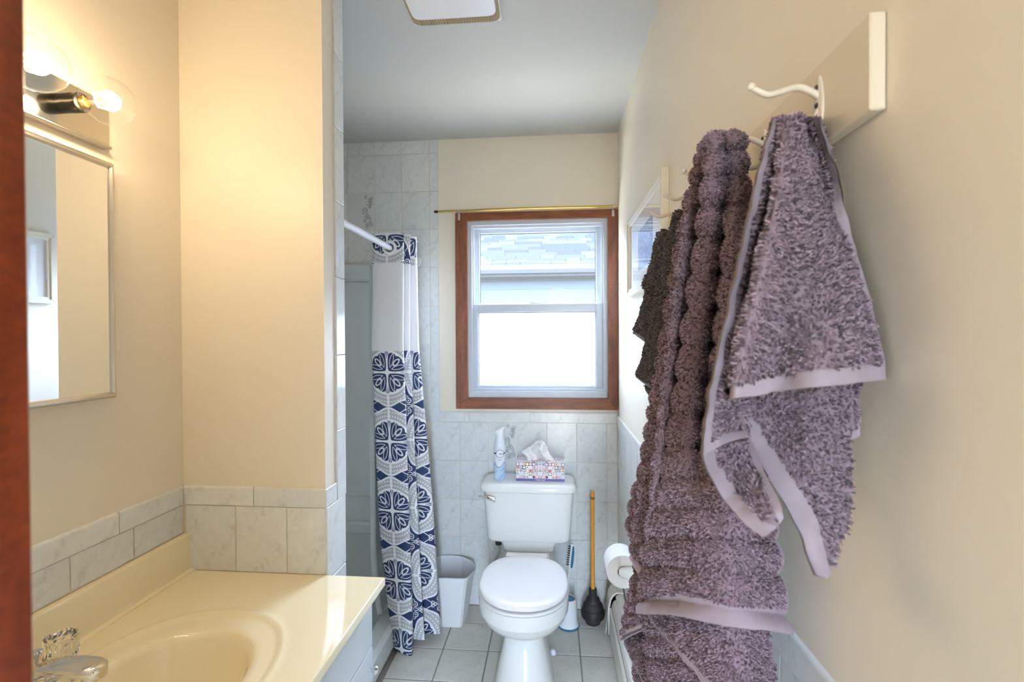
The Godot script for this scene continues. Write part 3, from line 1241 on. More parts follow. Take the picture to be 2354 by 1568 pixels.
func build_mirror_and_lamp() -> void:
	var t := thing("mirror_cabinet", "framed mirror cabinet on the wall over the basin", "mirror", Vector3(XL, 1.538, -0.725))
	var w := 0.302
	var h := 0.266
	box("case", Vector3(0.001, -h + 0.004, -w + 0.004), Vector3(0.014, h - 0.004, w - 0.004), M.steel, t)
	put("glass", box_mesh(Vector3(0.003, 2 * h - 0.02, 2 * w - 0.02)), M.mirror, t, Vector3(0.0158, 0, 0))
	for s in [[-w, w, h - 0.013, h], [-w, w, -h, -h + 0.013]]:
		box("frame_rail", Vector3(0.001, s[2], s[0]), Vector3(0.024, s[3], s[1]), M.steel, t, 0.004)
	for z in [[-w, -w + 0.011], [w - 0.011, w]]:
		box("frame_stile", Vector3(0.001, -h, z[0]), Vector3(0.024, h, z[1]), M.steel, t, 0.004)
	var b := thing("vanity_light_bar", "mirror-chrome light bar with clear globe bulbs above the mirror", "lamp", Vector3(XL, 1.888, -0.711))
	box("back_plate", Vector3(0.001, -0.049, -0.311), Vector3(0.018, 0.052, 0.311), M.chrome_plate if M.has("chrome_plate") else flat_mat("chrome_plate", c8(205, 200, 186), 0.08, 1.0), b, 0.003)
	box("lip", Vector3(0.001, -0.0535, -0.311), Vector3(0.024, -0.047, 0.311), M.steel, b, 0.002)
	for k in 4:
		var z := -0.207 + 0.138 * k
		var s := put("socket", lathe([[0.0, 0.0], [0.019, 0.0], [0.019, 0.018], [0.0195, 0.019], [0.0195, 0.040], [0.016, 0.042], [0.0, 0.042]], 24), flat_mat("socket_dark", c8(52, 50, 46), 0.3, 0.7), b, Vector3(0.018, 0.002, z))
		s.rotation.z = -PI / 2
		var prof := [[0.0132, 0.038], [0.0135, 0.046], [0.016, 0.052]]
		for i in 15:
			var a := deg_to_rad(-62.0 + 152.0 * i / 14.0)
			prof.append([0.0475 * cos(a), 0.098 + 0.0475 * sin(a)])
		prof[prof.size() - 1][0] = 0.0
		var glass := Geo.new()
		lathe_into(glass, prof, 36)
		put("bulb_globe", mesh_of(glass, 60.0), M.bulb_glass, s).set_meta("label", "clear glass globe bulb")
		put("bulb_cap", lathe([[0.0, 0.036], [0.0125, 0.036], [0.0125, 0.044], [0.009, 0.05], [0.0, 0.051]], 20), M.brass, s)
		var wire := []
		for i in 22:
			var a := TAU * i / 21.0 * 0.86 + 0.45
			wire.append(Vector3(sin(a) * 0.0125, 0.094 + 0.004 * cos(a * 6.0), cos(a) * 0.0125))
		put("filament_coil", tube(wire, 0.0022, 6), M.filament, s)
		put("filament_stem", tube([Vector3(0, 0.049, 0), Vector3(0, 0.075, 0), Vector3(0.003, 0.09, 0.004)], [0.004, 0.0025, 0.0012], 8), M.glass, s)
		var l := OmniLight3D.new()
		l.name = "bulb_light"
		l.light_color = Color(1.0, 0.885, 0.72)
		l.light_energy = BULB_ENERGY
		l.light_size = 0.02
		l.omni_range = 8.0
		l.omni_attenuation = 2.0
		l.shadow_enabled = true
		l.position = Vector3(0, 0.0945, 0)
		s.add_child(l)


# ---------------------------------------------------------------- toilet

func round_rect(cx: float, y: float, cz: float, a: float, b: float, p := 6.0) -> PackedVector3Array:
	return oval(cx, y, cz, a, b, p, 48)


func build_toilet() -> void:
	var t := thing("toilet", "white two piece toilet with closed lid under the window", "toilet", Vector3(-0.12, 0, -2.12))
	# bowl and pedestal in one casting; local z is measured from the tank joint
	var rings := []
	for q in [[0.0, 0.118, 0.135, 0.24], [0.012, 0.120, 0.137, 0.24], [0.05, 0.112, 0.125, 0.235], [0.12, 0.098, 0.098, 0.225], [0.18, 0.082, 0.068, 0.215], [0.215, 0.078, 0.06, 0.21], [0.235, 0.088, 0.072, 0.21], [0.26, 0.122, 0.118, 0.215], [0.29, 0.150, 0.163, 0.22], [0.318, 0.167, 0.187, 0.225], [0.334, 0.172, 0.194, 0.225], [0.340, 0.177, 0.200, 0.225], [0.375, 0.180, 0.203, 0.225], [0.391, 0.177, 0.200, 0.222], [0.396, 0.166, 0.188, 0.21]]:
		rings.append(oval(0, q[0], 0.19, q[1], q[2], 2.15, 56, 2.8, q[3]))
	put("bowl", loft(rings, 55.0), M.porcelain, t)
	box("tank_shelf", Vector3(-0.12, 0.30, -0.30), Vector3(0.12, 0.388, -0.01), M.porcelain, t, 0.02)
	# seat ring and lid
	rings = []
	for q in [[0.4005, 0.94], [0.402, 1.0], [0.410, 1.0], [0.4135, 0.97]]:
		rings.append(oval(0, q[0], 0.205, 0.179 * q[1], 0.198 * q[1], 2.1, 56, 2.6, 0.222 * q[1]))
	put("seat", loft(rings, 50.0), M.seat_white, t)
	rings = []
	for q in [[0.4185, 0.93], [0.4205, 0.995], [0.428, 1.0], [0.434, 0.985], [0.4385, 0.94], [0.4405, 0.8], [0.4415, 0.5]]:
		rings.append(oval(0, q[0], 0.207, 0.1765 * q[1], 0.196 * q[1], 2.1, 56, 2.6, 0.222 * q[1]))
	put("lid", loft(rings, 50.0), M.seat_white, t)
	box("hinge_bar", Vector3(-0.095, 0.398, -0.042), Vector3(0.095, 0.436, -0.012), M.seat_white, t, 0.005)
	for x in [1]:
		put("bolt_cap", lathe([[0.0, 0.0], [0.014, 0.0], [0.013, 0.012], [0.008, 0.019], [0.0, 0.021]], 16), M.white_plastic, t, Vector3(0.115 * x, 0.0, -0.02))
	# tank tapering to the bottom, stepped foot
	rings = []
	for q in [[0.432, 0.175, 0.080], [0.437, 0.192, 0.088], [0.45, 0.197, 0.092], [0.56, 0.206, 0.095], [0.664, 0.214, 0.098], [0.676, 0.214, 0.098]]:
		rings.append(round_rect(0, q[0], -0.235, q[1], q[2], 7.0))
	put("tank", loft(rings, 50.0), M.porcelain, t)
	rings = []
	for q in [[0.386, 0.112, 0.075], [0.390, 0.122, 0.082], [0.418, 0.128, 0.086], [0.436, 0.150, 0.086]]:
		rings.append(round_rect(0, q[0], -0.235, q[1], q[2], 6.0))
	put("tank_foot", loft(rings, 50.0), M.porcelain, t)
	rings = []
	for q in [[0.674, 0.222, 0.105], [0.678, 0.2285, 0.1115], [0.692, 0.2295, 0.1125], [0.703, 0.225, 0.109], [0.711, 0.214, 0.100], [0.7145, 0.195, 0.085], [0.715, 0.12, 0.05]]:
		rings.append(round_rect(0, q[0], -0.232, q[1], q[2], 6.0))
	put("tank_lid", loft(rings, 50.0), M.porcelain, t)
	# chrome flush lever
	var g := Geo.new()
	var lv := []
	for q in [[-0.232, 0.658, 0.004, 0.004], [-0.215, 0.656, 0.006, 0.005], [-0.198, 0.653, 0.006, 0.006], [-0.19, 0.652, 0.010, 0.006], [-0.160, 0.644, 0.0125, 0.005], [-0.152, 0.642, 0.0115, 0.003]]:
		var r := PackedVector3Array()
		for i in 16:
			var a := TAU * i / 16.0
			r.append(Vector3(q[0], q[1] + signf(sin(a)) * pow(absf(sin(a)), 0.6) * q[2], -0.125 + cos(a) * q[3]))
		lv.append(r)
	loft_into(g, lv)
	put("flush_lever", mesh_of(g, 40.0), M.chrome, t)
	# water feed under the tank
	put("fill_nut", lathe([[0.0, 0.0], [0.015, 0.0], [0.016, 0.018], [0.012, 0.03], [0.0, 0.03]], 14), M.black_rubber, t, Vector3(-0.145, 0.405, -0.19))
	put("supply_hose", tube(smooth_path([Vector3(-0.145, 0.408, -0.19), Vector3(-0.14, 0.37, -0.19), Vector3(-0.17, 0.30, -0.23), Vector3(-0.2, 0.2, -0.33), Vector3(-0.2, 0.18, -0.376)], 6), 0.006, 10), M.steel, t)


# ---------------------------------------------------------------- right wall: heater, paper holder, picture, hook rail

func profile_run(prof: Array, z0: float, z1: float) -> ArrayMesh:
	var rings := []
	for z in [z0, z1]:
		var r := PackedVector3Array()
		for p in prof:
			r.append(Vector3(p[0], p[1], z))
		rings.append(r)
	var g := Geo.new()
	loft_into(g, rings)
	return mesh_of(g, 28.0)


func build_right_wall() -> void:
	# baseboard heater along the wall
	var t := thing("baseboard_heater", "long white metal baseboard heater along the tiled wall", "heater", Vector3(XR - 0.008, 0, -2.36))
	put("back_plate", profile_run([[0.0, 0.004], [0.0, 0.20], [-0.006, 0.20], [-0.006, 0.004]], 0.0, 1.95), M.heater_white, t)
	put("front_cover", profile_run([[-0.062, 0.018], [-0.060, 0.018], [-0.060, 0.128], [-0.054, 0.140], [-0.056, 0.142], [-0.0645, 0.130], [-0.066, 0.024]], 0.0, 1.95), M.heater_white, t)
	put("damper", profile_run([[-0.052, 0.146], [-0.044, 0.168], [-0.028, 0.180], [-0.029, 0.182], [-0.046, 0.171], [-0.0545, 0.148]], 0.0, 1.95), M.heater_white, t)
	put("top_hood", profile_run([[-0.004, 0.20], [-0.024, 0.199], [-0.034, 0.190], [-0.036, 0.192], [-0.026, 0.203], [-0.004, 0.204]], 0.0, 1.95), M.heater_white, t)
	put("fin_tube", profile_run([[-0.012, 0.05], [-0.048, 0.05], [-0.048, 0.105], [-0.012, 0.105]], 0.02, 1.95), M.steel, t)
	put("end_cap", profile_run([[0.0, 0.002], [0.0, 0.212], [-0.03, 0.212], [-0.05, 0.2], [-0.062, 0.178], [-0.069, 0.13], [-0.070, 0.014], [-0.066, 0.014], [-0.063, 0.13], [-0.057, 0.172], [-0.046, 0.192], [-0.028, 0.206], [-0.004, 0.206], [-0.004, 0.002]], -0.004, 0.085), M.heater_white, t)
	put("loose_flap", loft([PackedVector3Array([Vector3(-0.066, 0.176, 0.084), Vector3(-0.0635, 0.176, 0.084), Vector3(-0.0635, 0.176, 0.03), Vector3(-0.066, 0.176, 0.03)]), PackedVector3Array([Vector3(-0.084, 0.02, 0.10), Vector3(-0.082, 0.02, 0.10), Vector3(-0.082, 0.002, 0.05), Vector3(-0.084, 0.002, 0.05)])], 20.0), M.heater_white, t)

	# paper holder and roll
	var h := thing("paper_holder", "white ceramic toilet paper holder on the tiled wall", "holder", Vector3(XR, 0.595, -1.745))
	for z in [-0.066, 0.066]:
		var rings := []
		for q in [[-0.0065, 0.040, 0.026], [-0.012, 0.038, 0.024], [-0.03, 0.026, 0.013], [-0.06, 0.021, 0.010], [-0.085, 0.019, 0.010], [-0.102, 0.016, 0.009], [-0.108, 0.009, 0.005]]:
			var r := PackedVector3Array()
			for i in 24:
				var a := TAU * i / 24.0
				r.append(Vector3(q[0], sin(a) * q[1], z + cos(a) * q[2]))
			rings.append(r)
		put("post", loft(rings, 55.0), M.porcelain, h)
	put("roller", tube([Vector3(-0.09, 0, -0.06), Vector3(-0.09, 0, 0.06)], 0.010, 16), M.white_plastic, h)
	var pr := thing("toilet_paper_roll", "white toilet paper roll on the ceramic holder", "paper roll", Vector3(XR - 0.09, 0.589, -1.745))
	var g := Geo.new()
	var prof := [[0.020, -0.052], [0.055, -0.052], [0.0575, -0.050], [0.0575, 0.050], [0.055, 0.052], [0.020, 0.052]]
	var rr := []
	for p in prof:
		var r := PackedVector3Array()
		for i in 40:
			var a := TAU * i / 40.0
			r.append(Vector3(cos(a) * p[0], sin(a) * p[0], p[1]))
		rr.append(r)
	loft_into(g, rr, false, true)
	put("paper", mesh_of(g, 40.0), M.paper, pr)
	g = Geo.new()
	rr = []
	for p in [[0.0185, -0.051], [0.0202, -0.051], [0.0202, 0.051], [0.0185, 0.051]]:
		var r := PackedVector3Array()
		for i in 32:
			var a := TAU * i / 32.0
			r.append(Vector3(cos(a) * p[0], sin(a) * p[0], p[1]))
		rr.append(r)
	loft_into(g, rr, false, true)
	put("core", mesh_of(g, 40.0), M.card, pr)
	put("loose_sheet", box_mesh(Vector3(0.0012, 0.06, 0.10)), M.paper, pr, Vector3(0.0576, -0.02, 0))

	# framed picture
	var p := thing("framed_picture", "framed picture behind glass hanging on the wall beside the window", "picture", Vector3(XR, 1.727, -1.74))
	var w := 0.33
	var hh := 0.16
	flat_mat("frame_cream", c8(236, 228, 208), 0.35)
	for s in 4:
		# moulding with a stepped face: outer and inner strips
		for st in [[0.0, 0.018, 0.022], [0.018, 0.030, 0.016]]:
			var o := put("moulding", mitred(-w + st[0], w - st[0], -hh + st[0], hh - st[0], -w + st[1], w - st[1], -hh + st[1], hh - st[1], s, 0.001, st[2]), M.frame_cream, p)
			o.rotation.y = -PI / 2
	var q := put("backing", box_mesh(Vector3(0.004, 2 * hh - 0.05, 2 * w - 0.05)), M.paper, p, Vector3(-0.004, 0, 0))
	var na := noise(61, 3.0, 4)
	var art := picture(160, 96, func(x: float, y: float) -> Color:
		var n := na.get_noise_2d(x * 3.0, y * 2.0)
		var k := clampf(0.45 + n * 0.9 - (y - 0.5) * 0.3, 0.0, 1.0)
		return Color(0.16, 0.28, 0.46).lerp(Color(0.62, 0.72, 0.82), k))
	var am := flat_mat("picture_print", Color(1, 1, 1), 0.6)
	am.albedo_texture = art
	var quad := QuadMesh.new()
	quad.size = Vector2(0.27, 0.15)
	put("print", quad, am, q, Vector3(-0.0026, 0, 0)).rotation.y = -PI / 2
	var gq := QuadMesh.new()
	gq.size = Vector2(2 * w - 0.05, 2 * hh - 0.05)
	put("glazing", gq, M.glass, p, Vector3(-0.0125, 0, 0)).rotation.y = -PI / 2

	# board with five double hooks
	var b := thing("hook_rail", "cream painted wall board carrying a row of white double coat hooks", "hook rail", Vector3(XR, 1.679, -0.905))
	put("board", box_mesh(Vector3(0.0155, 0.097, 0.79), 0.0015), M.board_paint, b, Vector3(-0.0085, 0, 0))
	for k in 5:
		var z := 0.305 - 0.1475 * k
		var hk := Node3D.new()
		hk.name = "hook"
		b.add_child(hk, true)
		hk.position = Vector3(-0.0165, 0, z)
		var rings := []
		for s in [[0.0, 1.0], [-0.0022, 1.0], [-0.0036, 0.72]]:
			var r := PackedVector3Array()
			for i in 28:
				var a := TAU * i / 28.0
				r.append(Vector3(s[0], 0.003 + sin(a) * 0.030 * s[1], cos(a) * s[1] * (0.0095 - 0.0025 * sin(a))))
			rings.append(r)
		put("plate", loft(rings, 40.0), M.white_enamel, hk)
		var up := smooth_path([Vector3(0.0, 0.008, 0), Vector3(-0.012, 0.0155, 0), Vector3(-0.026, 0.0205, 0), Vector3(-0.044, 0.016, 0), Vector3(-0.060, 0.0135, 0), Vector3(-0.076, 0.022, 0)], 5)
		var rad := []
		for i in up.size():
			rad.append(0.0046 - 0.0012 * i / up.size())
		put("upper_prong", tube(up, rad, 12), M.white_enamel, hk)
		put("tip", lathe([[0.0, -0.005], [0.0036, -0.0035], [0.005, 0.0], [0.0036, 0.0035], [0.0, 0.005]], 14), M.white_enamel, hk, Vector3(-0.0775, 0.0235, 0))
		var low := smooth_path([Vector3(0.0, -0.006, 0), Vector3(-0.006, -0.018, 0), Vector3(-0.016, -0.023, 0), Vector3(-0.027, -0.021, 0), Vector3(-0.034, -0.012, 0)], 5)
		put("lower_prong", tube(low, 0.0040, 12), M.white_enamel, hk)
		for y in [0.019, -0.002]:
			put("screw", lathe([[0.0, 0.0], [0.0034, 0.0], [0.0026, 0.0016], [0.0, 0.0018]], 10), M.screw, hk, Vector3(-0.0034, y, 0.0)).rotation.z = PI / 2


# ---------------------------------------------------------------- small things

func build_small_things() -> void:
	# bathroom extractor cover
	var t := thing("exhaust_fan_cover", "white ceiling exhaust fan cover with dusty tan slotted rim", "vent", Vector3(-0.305, TOP, -1.395))
	put("base_frame", box_mesh(Vector3(0.29, 0.016, 0.336), 0.004), M.white_plastic, t, Vector3(0, -0.008, 0))
	var rings := []
	for q in [[-0.012, 0.142, 0.164], [-0.0175, 0.142, 0.164], [-0.021, 0.132, 0.125], [-0.0215, 0.12, 0.115]]:
		rings.append(oval(0, q[0], 0, q[1], q[2], 14.0, 48))
	put("slotted_rim", loft(rings, 30.0), M.dusty_tan, t)
	for k in 26:
		var x := -0.115 + k * 0.0092
		var o := put("slat", box_mesh(Vector3(0.0042, 0.003, 0.034)), M.dusty_tan, t, Vector3(x, -0.0205, -0.1445))
		o.rotation.x = 0.09
	rings = []
	for q in [[-0.020, 0.128, 0.120], [-0.0215, 0.134, 0.126], [-0.0265, 0.132, 0.124], [-0.029, 0.122, 0.114]]:
		rings.append(oval(0, q[0], 0.0, q[1], q[2], 12.0, 48))
	put("cover_plate", loft(rings, 35.0), M.white_plastic, t)

	# waste bin with clipped front corners
	var bin := thing("waste_bin", "white plastic waste bin with clipped corners beside the toilet", "bin", Vector3(-0.52, 0, -2.37))
	var top := [Vector2(-0.085, 0.125), Vector2(0.098, 0.119), Vector2(0.112, 0.108), Vector2(0.134, 0.032), Vector2(0.13, -0.005), Vector2(0.10, -0.065), Vector2(0.05, -0.105), Vector2(-0.01, -0.118), Vector2(-0.07, -0.105), Vector2(-0.11, -0.06), Vector2(-0.125, 0.0), Vector2(-0.12, 0.07), Vector2(-0.10, 0.115)]
	var lev := [[0.0, 0.655, -0.005], [0.006, 0.67, -0.004], [0.245, 0.965, 0.0], [0.246, 1.0, 0.0], [0.262, 1.02, 0.0], [0.263, 0.985, 0.0], [0.25, 0.95, 0.0], [0.012, 0.645, -0.004], [0.010, 0.1, -0.004]]
	rings = []
	for q in lev:
		var r := PackedVector3Array()
		for p in top:
			r.append(Vector3(p.x * q[1], q[0], p.y * q[1] + q[2]))
		rings.append(r)
	put("body", loft(rings, 26.0), M.white_plastic, bin)

	# toilet brush standing in its cup
	var br := thing("toilet_brush", "white toilet brush in a white cup with blue foot beside the plunger", "toilet brush", Vector3(0.07, 0, -2.355))
	put("foot_ring", lathe([[0.0, 0.0], [0.053, 0.0], [0.054, 0.006], [0.050, 0.009], [0.0, 0.009]], 30), M.blue_plastic, br)
	put("cup", lathe([[0.0, 0.009], [0.051, 0.009], [0.049, 0.016], [0.0445, 0.022], [0.040, 0.125], [0.036, 0.135], [0.033, 0.135], [0.033, 0.125], [0.0, 0.125]], 30), M.white_plastic, br)
	put("splash_disc", lathe([[0.0, 0.128], [0.031, 0.128], [0.029, 0.132], [0.0, 0.134]], 26), M.blue_plastic, br)
	put("handle", tube(smooth_path([Vector3(-0.006, 0.13, 0), Vector3(-0.001, 0.22, 0.004), Vector3(0.006, 0.29, 0.006), Vector3(0.012, 0.35, 0.008), Vector3(0.018, 0.405, 0.010)], 5), 0.0055, 12, 50.0, 0.8), M.white_plastic, br)
	put("grip_back", tube(smooth_path([Vector3(0.015, 0.285, 0.006), Vector3(0.021, 0.34, 0.008), Vector3(0.024, 0.39, 0.010)], 5), [0.003, 0.004, 0.005, 0.005, 0.0055, 0.0055, 0.0055, 0.005, 0.0045, 0.004, 0.003], 10, 50.0, 1.3), M.blue_plastic, br)
	for k in 9:
		put("bristle_tuft", tube([Vector3(0.004 + 0.0013 * k, 0.30 + k * 0.011, 0.006), Vector3(-0.009 + 0.0013 * k, 0.303 + k * 0.011, 0.008)], [0.0028, 0.0034], 8), M.gasket, br)

	# plunger
	var pl := thing("plunger", "black rubber plunger with long yellow wooden handle in the corner", "plunger", Vector3(0.19, 0, -2.385))
	put("cup", lathe([[0.0, 0.004], [0.030, 0.0], [0.036, 0.004], [0.037, 0.016], [0.045, 0.022], [0.055, 0.034], [0.0585, 0.052], [0.055, 0.068], [0.049, 0.074], [0.050, 0.080], [0.046, 0.094], [0.037, 0.104], [0.034, 0.107], [0.034, 0.112], [0.030, 0.124], [0.022, 0.131], [0.019, 0.136], [0.0195, 0.160], [0.0185, 0.170], [0.0, 0.170]], 36, 50.0), M.black_rubber, pl)
	put("handle", lathe([[0.0, 0.165], [0.0098, 0.165], [0.0098, 0.640], [0.0075, 0.648], [0.0, 0.649]], 20), M.handle_wood, pl)
	put("sticker", lathe([[0.00985, 0.610], [0.00995, 0.610], [0.00995, 0.622], [0.00985, 0.622]], 20), flat_mat("sticker_brown", c8(150, 104, 40), 0.6), pl)

	# tissue box on the tank
	var tb := thing("tissue_box", "tissue box with multicoloured circle pattern and purple base band on the tank", "tissue box", Vector3(-0.063, 0.715, -2.360))
	var tr := RandomNumberGenerator.new()
	tr.seed = 12
	var cells := []
	for k in 15 * 6:
		var pal := [c8(52, 60, 130), c8(20, 20, 24), c8(150, 60, 56), c8(226, 160, 70), c8(214, 120, 160), c8(176, 186, 200), c8(236, 238, 242)]
		cells.append([pal[tr.randi() % 7], pal[tr.randi() % 7], tr.randi() % 4, tr.randf() < 0.35])
	var pat := func(x: float, y: float) -> Color:
		if y > 0.87:
			return c8(110, 106, 180)
		var cx := x * 15.0
		var cy := y / 0.87 * 5.0
		var c: Array = cells[(int(cy) % 6) * 15 + (7 - absi(int(cx) - 7)) * (2 if int(cy) % 2 else 1) % 15]
		var d := Vector2(fposmod(cx, 1.0) - 0.5, fposmod(cy, 1.0) - 0.5).length()
		var ground: Color = c[0] if c[3] else c8(240, 241, 245)
		if d < 0.16:
			return c[1] if c[2] != 0 else c8(244, 244, 248)
		if d < 0.30:
			return c8(244, 244, 248) if c[2] != 1 else c[1]
		if d < 0.42:
			return c[0] if not c[3] else c8(244, 244, 248)
		return ground
	var tm := flat_mat("tissue_pattern", Color(1, 1, 1), 0.45)
	tm.albedo_texture = picture(300, 120, pat)
	put("carton", carton_mesh(0.231, 0.088, 0.105), tm, tb)
	var sk := flat_mat("lettering_white", c8(248, 248, 250), 0.6)
	letters("lettering", "Velvet Soft", 0.0085, sk, tb, Vector3(0.0, 0.0058, 0.0531), true)
	put("tissue", tissue_mesh(), M.paper, tb, Vector3(0.0, 0.088, 0.0))

	# air freshener
	var af := thing("air_freshener", "pale blue air freshener spray bottle on the toilet tank", "spray bottle", Vector3(-0.261, 0.715, -2.335))
	var bm := flat_mat("bottle_print", Color(1, 1, 1), 0.3)
	var nb := noise(71, 2.0, 3)
	bm.albedo_texture = picture(128, 256, func(x: float, y: float) -> Color:
		var h := 1.0 - y
		var c := Color(0.91, 0.94, 0.98)
		var wave := 0.34 + 0.05 * sin(x * TAU * 3.0)
		if h < wave:
			c = Color(0.82, 0.89, 0.96).lerp(Color(0.60, 0.76, 0.90), clampf(0.5 + nb.get_noise_2d(x * 3.0 + h * 4.0, h * 2.0) * 1.4, 0.0, 1.0))
		if absf(h - wave) < 0.008:
			c = Color(0.42, 0.55, 0.70)
		if absf(h - 0.60) < 0.016:
			c = Color(0.11, 0.18, 0.36)
		return c)
	var prof := [[0.0, 0.0], [0.025, 0.0], [0.0272, 0.004], [0.0275, 0.06], [0.0268, 0.09], [0.0280, 0.125], [0.0285, 0.145], [0.0265, 0.168], [0.0215, 0.190], [0.0180, 0.204], [0.0172, 0.212], [0.0, 0.213]]
	put("bottle", lathe_uv(prof, 36), bm, af)
	rings = []
	for q in [[0.210, 0.0, 0.0175, 0.016], [0.222, -0.001, 0.019, 0.016], [0.233, -0.001, 0.023, 0.0165], [0.239, 0.0005, 0.0245, 0.015], [0.2425, 0.001, 0.021, 0.011]]:
		var r := oval(q[1], q[0], 0, q[2], q[3], 2.4, 30)
		for i in r.size():
			r[i].y += (r[i].x) * 0.52 * clampf((q[0] - 0.205) / 0.03, 0.0, 1.0)
		rings.append(r)
	put("spray_head", loft(rings, 50.0), M.white_plastic, af)
	put("trigger", tube(smooth_path([Vector3(0.016, 0.222, 0.004), Vector3(0.0175, 0.205, 0.006), Vector3(0.025, 0.193, 0.008)], 4), 0.0032, 10), M.white_plastic, af)
	var em := put("emblem_ring", lathe([[0.0, 0.0], [0.0195, 0.0], [0.0195, 0.001], [0.0, 0.001]], 30), M.navy, af, Vector3(0.005, 0.128, 0.0272))
	em.rotation = Vector3(PI / 2, 0.18, 0)
	var ef := put("emblem_face", lathe([[0.0, 0.0], [0.0178, 0.0], [0.0178, 0.0008], [0.0, 0.0008]], 30), flat_mat("emblem_white", c8(236, 241, 248), 0.3), af, Vector3(0.0052, 0.128, 0.0278))
	ef.rotation = Vector3(PI / 2, 0.18, 0)
	letters("brand_lettering", "febreze", 0.0098, M.navy, af, Vector3(0.0054, 0.1282, 0.0292), true)
	letters("type_lettering", "A I R", 0.0065, M.navy, af, Vector3(0.005, 0.0995, 0.0278), false)


func letters(called: String, words: String, size: float, mat: Material, parent: Node3D, at: Vector3, italic: bool) -> void:
	var f := SystemFont.new()
	f.font_names = PackedStringArray(["Droid Serif" if italic else "Droid Sans"])
	f.font_weight = 700
	var tm := TextMesh.new()
	tm.text = words
	tm.font = f
	tm.font_size = 64
	tm.pixel_size = size / 64.0
	tm.depth = 0.0006
	tm.curve_step = 2.0
	var o := put(called, tm, mat, parent, at)
	if italic:
		o.transform.basis = Basis(Vector3(1, 0, 0), Vector3(0.22, 1, 0), Vector3(0, 0, 1))


func lathe_uv(prof: Array, segs: int) -> ArrayMesh:
	var g := Geo.new()
	var h: float = prof[prof.size() - 1][1]
	for p in prof:
		for i in segs + 1:
			var a := TAU * i / segs
			g.add(Vector3(cos(a) * p[0], p[1], sin(a) * p[0]), Vector2(float(i) / segs, 1.0 - p[1] / h))
	for k in prof.size() - 1:
		for i in segs:
			var a := k * (segs + 1) + i
			g.quad(a, a + 1, a + segs + 2, a + segs + 1)
	return mesh_of(g, 50.0)


func carton_mesh(w: float, h: float, d: float) -> ArrayMesh:
	var g := Geo.new()
	var x := w / 2
	var z := d / 2
	var add_face := func(p: Array, u: Array) -> void:
		var ids := []
		for k in 4:
			ids.append(g.add(p[k], u[k]))
		face_out(g, ids, Vector3(0, h / 2, 0))
	var full := [Vector2(0, 1), Vector2(1, 1), Vector2(1, 0), Vector2(0, 0)]
	var part := [Vector2(0, 1), Vector2(0.45, 1), Vector2(0.45, 0), Vector2(0, 0)]
	var lid := [Vector2(0, 0.86), Vector2(1, 0.86), Vector2(1, 0.0), Vector2(0, 0.0)]
	add_face.call([Vector3(-x, 0, z), Vector3(x, 0, z), Vector3(x, h, z), Vector3(-x, h, z)], full)
	add_face.call([Vector3(-x, 0, -z), Vector3(x, 0, -z), Vector3(x, h, -z), Vector3(-x, h, -z)], full)
	add_face.call([Vector3(-x, 0, -z), Vector3(-x, 0, z), Vector3(-x, h, z), Vector3(-x, h, -z)], part)
	add_face.call([Vector3(x, 0, -z), Vector3(x, 0, z), Vector3(x, h, z), Vector3(x, h, -z)], part)
	add_face.call([Vector3(-x, h, z), Vector3(x, h, z), Vector3(x, h, -z), Vector3(-x, h, -z)], lid)
	add_face.call([Vector3(-x, 0, z), Vector3(x, 0, z), Vector3(x, 0, -z), Vector3(-x, 0, -z)], [Vector2(0, 0.95), Vector2(1, 0.95), Vector2(1, 0.99), Vector2(0, 0.99)])
	return mesh_of(g, 10.0)


func tissue_mesh() -> ArrayMesh:
	# a pulled-up sheet: outline rows from the slot to the crumpled peak
	var rows := [[-0.072, 0.068, -0.002], [-0.068, 0.060, 0.012], [-0.082, 0.048, 0.026], [-0.094, 0.040, 0.036], [-0.090, 0.036, 0.046], [-0.072, 0.034, 0.058], [-0.042, 0.030, 0.070], [-0.024, 0.018, 0.082], [-0.012, 0.004, 0.090]]
	var g := Geo.new()
	var n := 30
	for side in 2:
		for j in rows.size():
			var q: Array = rows[j]
			for i in n:
				var f := float(i) / (n - 1)
				var x := lerpf(q[0], q[1], f)
				var lift: float = 0.010 * sin(f * PI) * (1.0 if j > 3 else 0.3) + (0.006 * sin(f * 11.0 + j) if j > 4 else 0.0)
				var z := 0.016 * sin(f * 9.0 + j * 0.35) + 0.009 * sin(f * 21.0 - j * 0.6) - side * 0.0008 + 0.004 * j * sin(f * 4.0)
				g.add(Vector3(x + 0.002 * sin(j * 3.0 + f * 17.0), q[2] + lift - (0.006 if j == 0 else 0.0), z))
	var m := rows.size() * n
	for j in rows.size() - 1:
		for i in n - 1:
			var a := j * n + i
			g.quad(a, a + 1, a + n + 1, a + n)
			g.quad(m + a + 1, m + a, m + a + n, m + a + n + 1)
	return mesh_of(g, 35.0, false)


# ---------------------------------------------------------------- towels

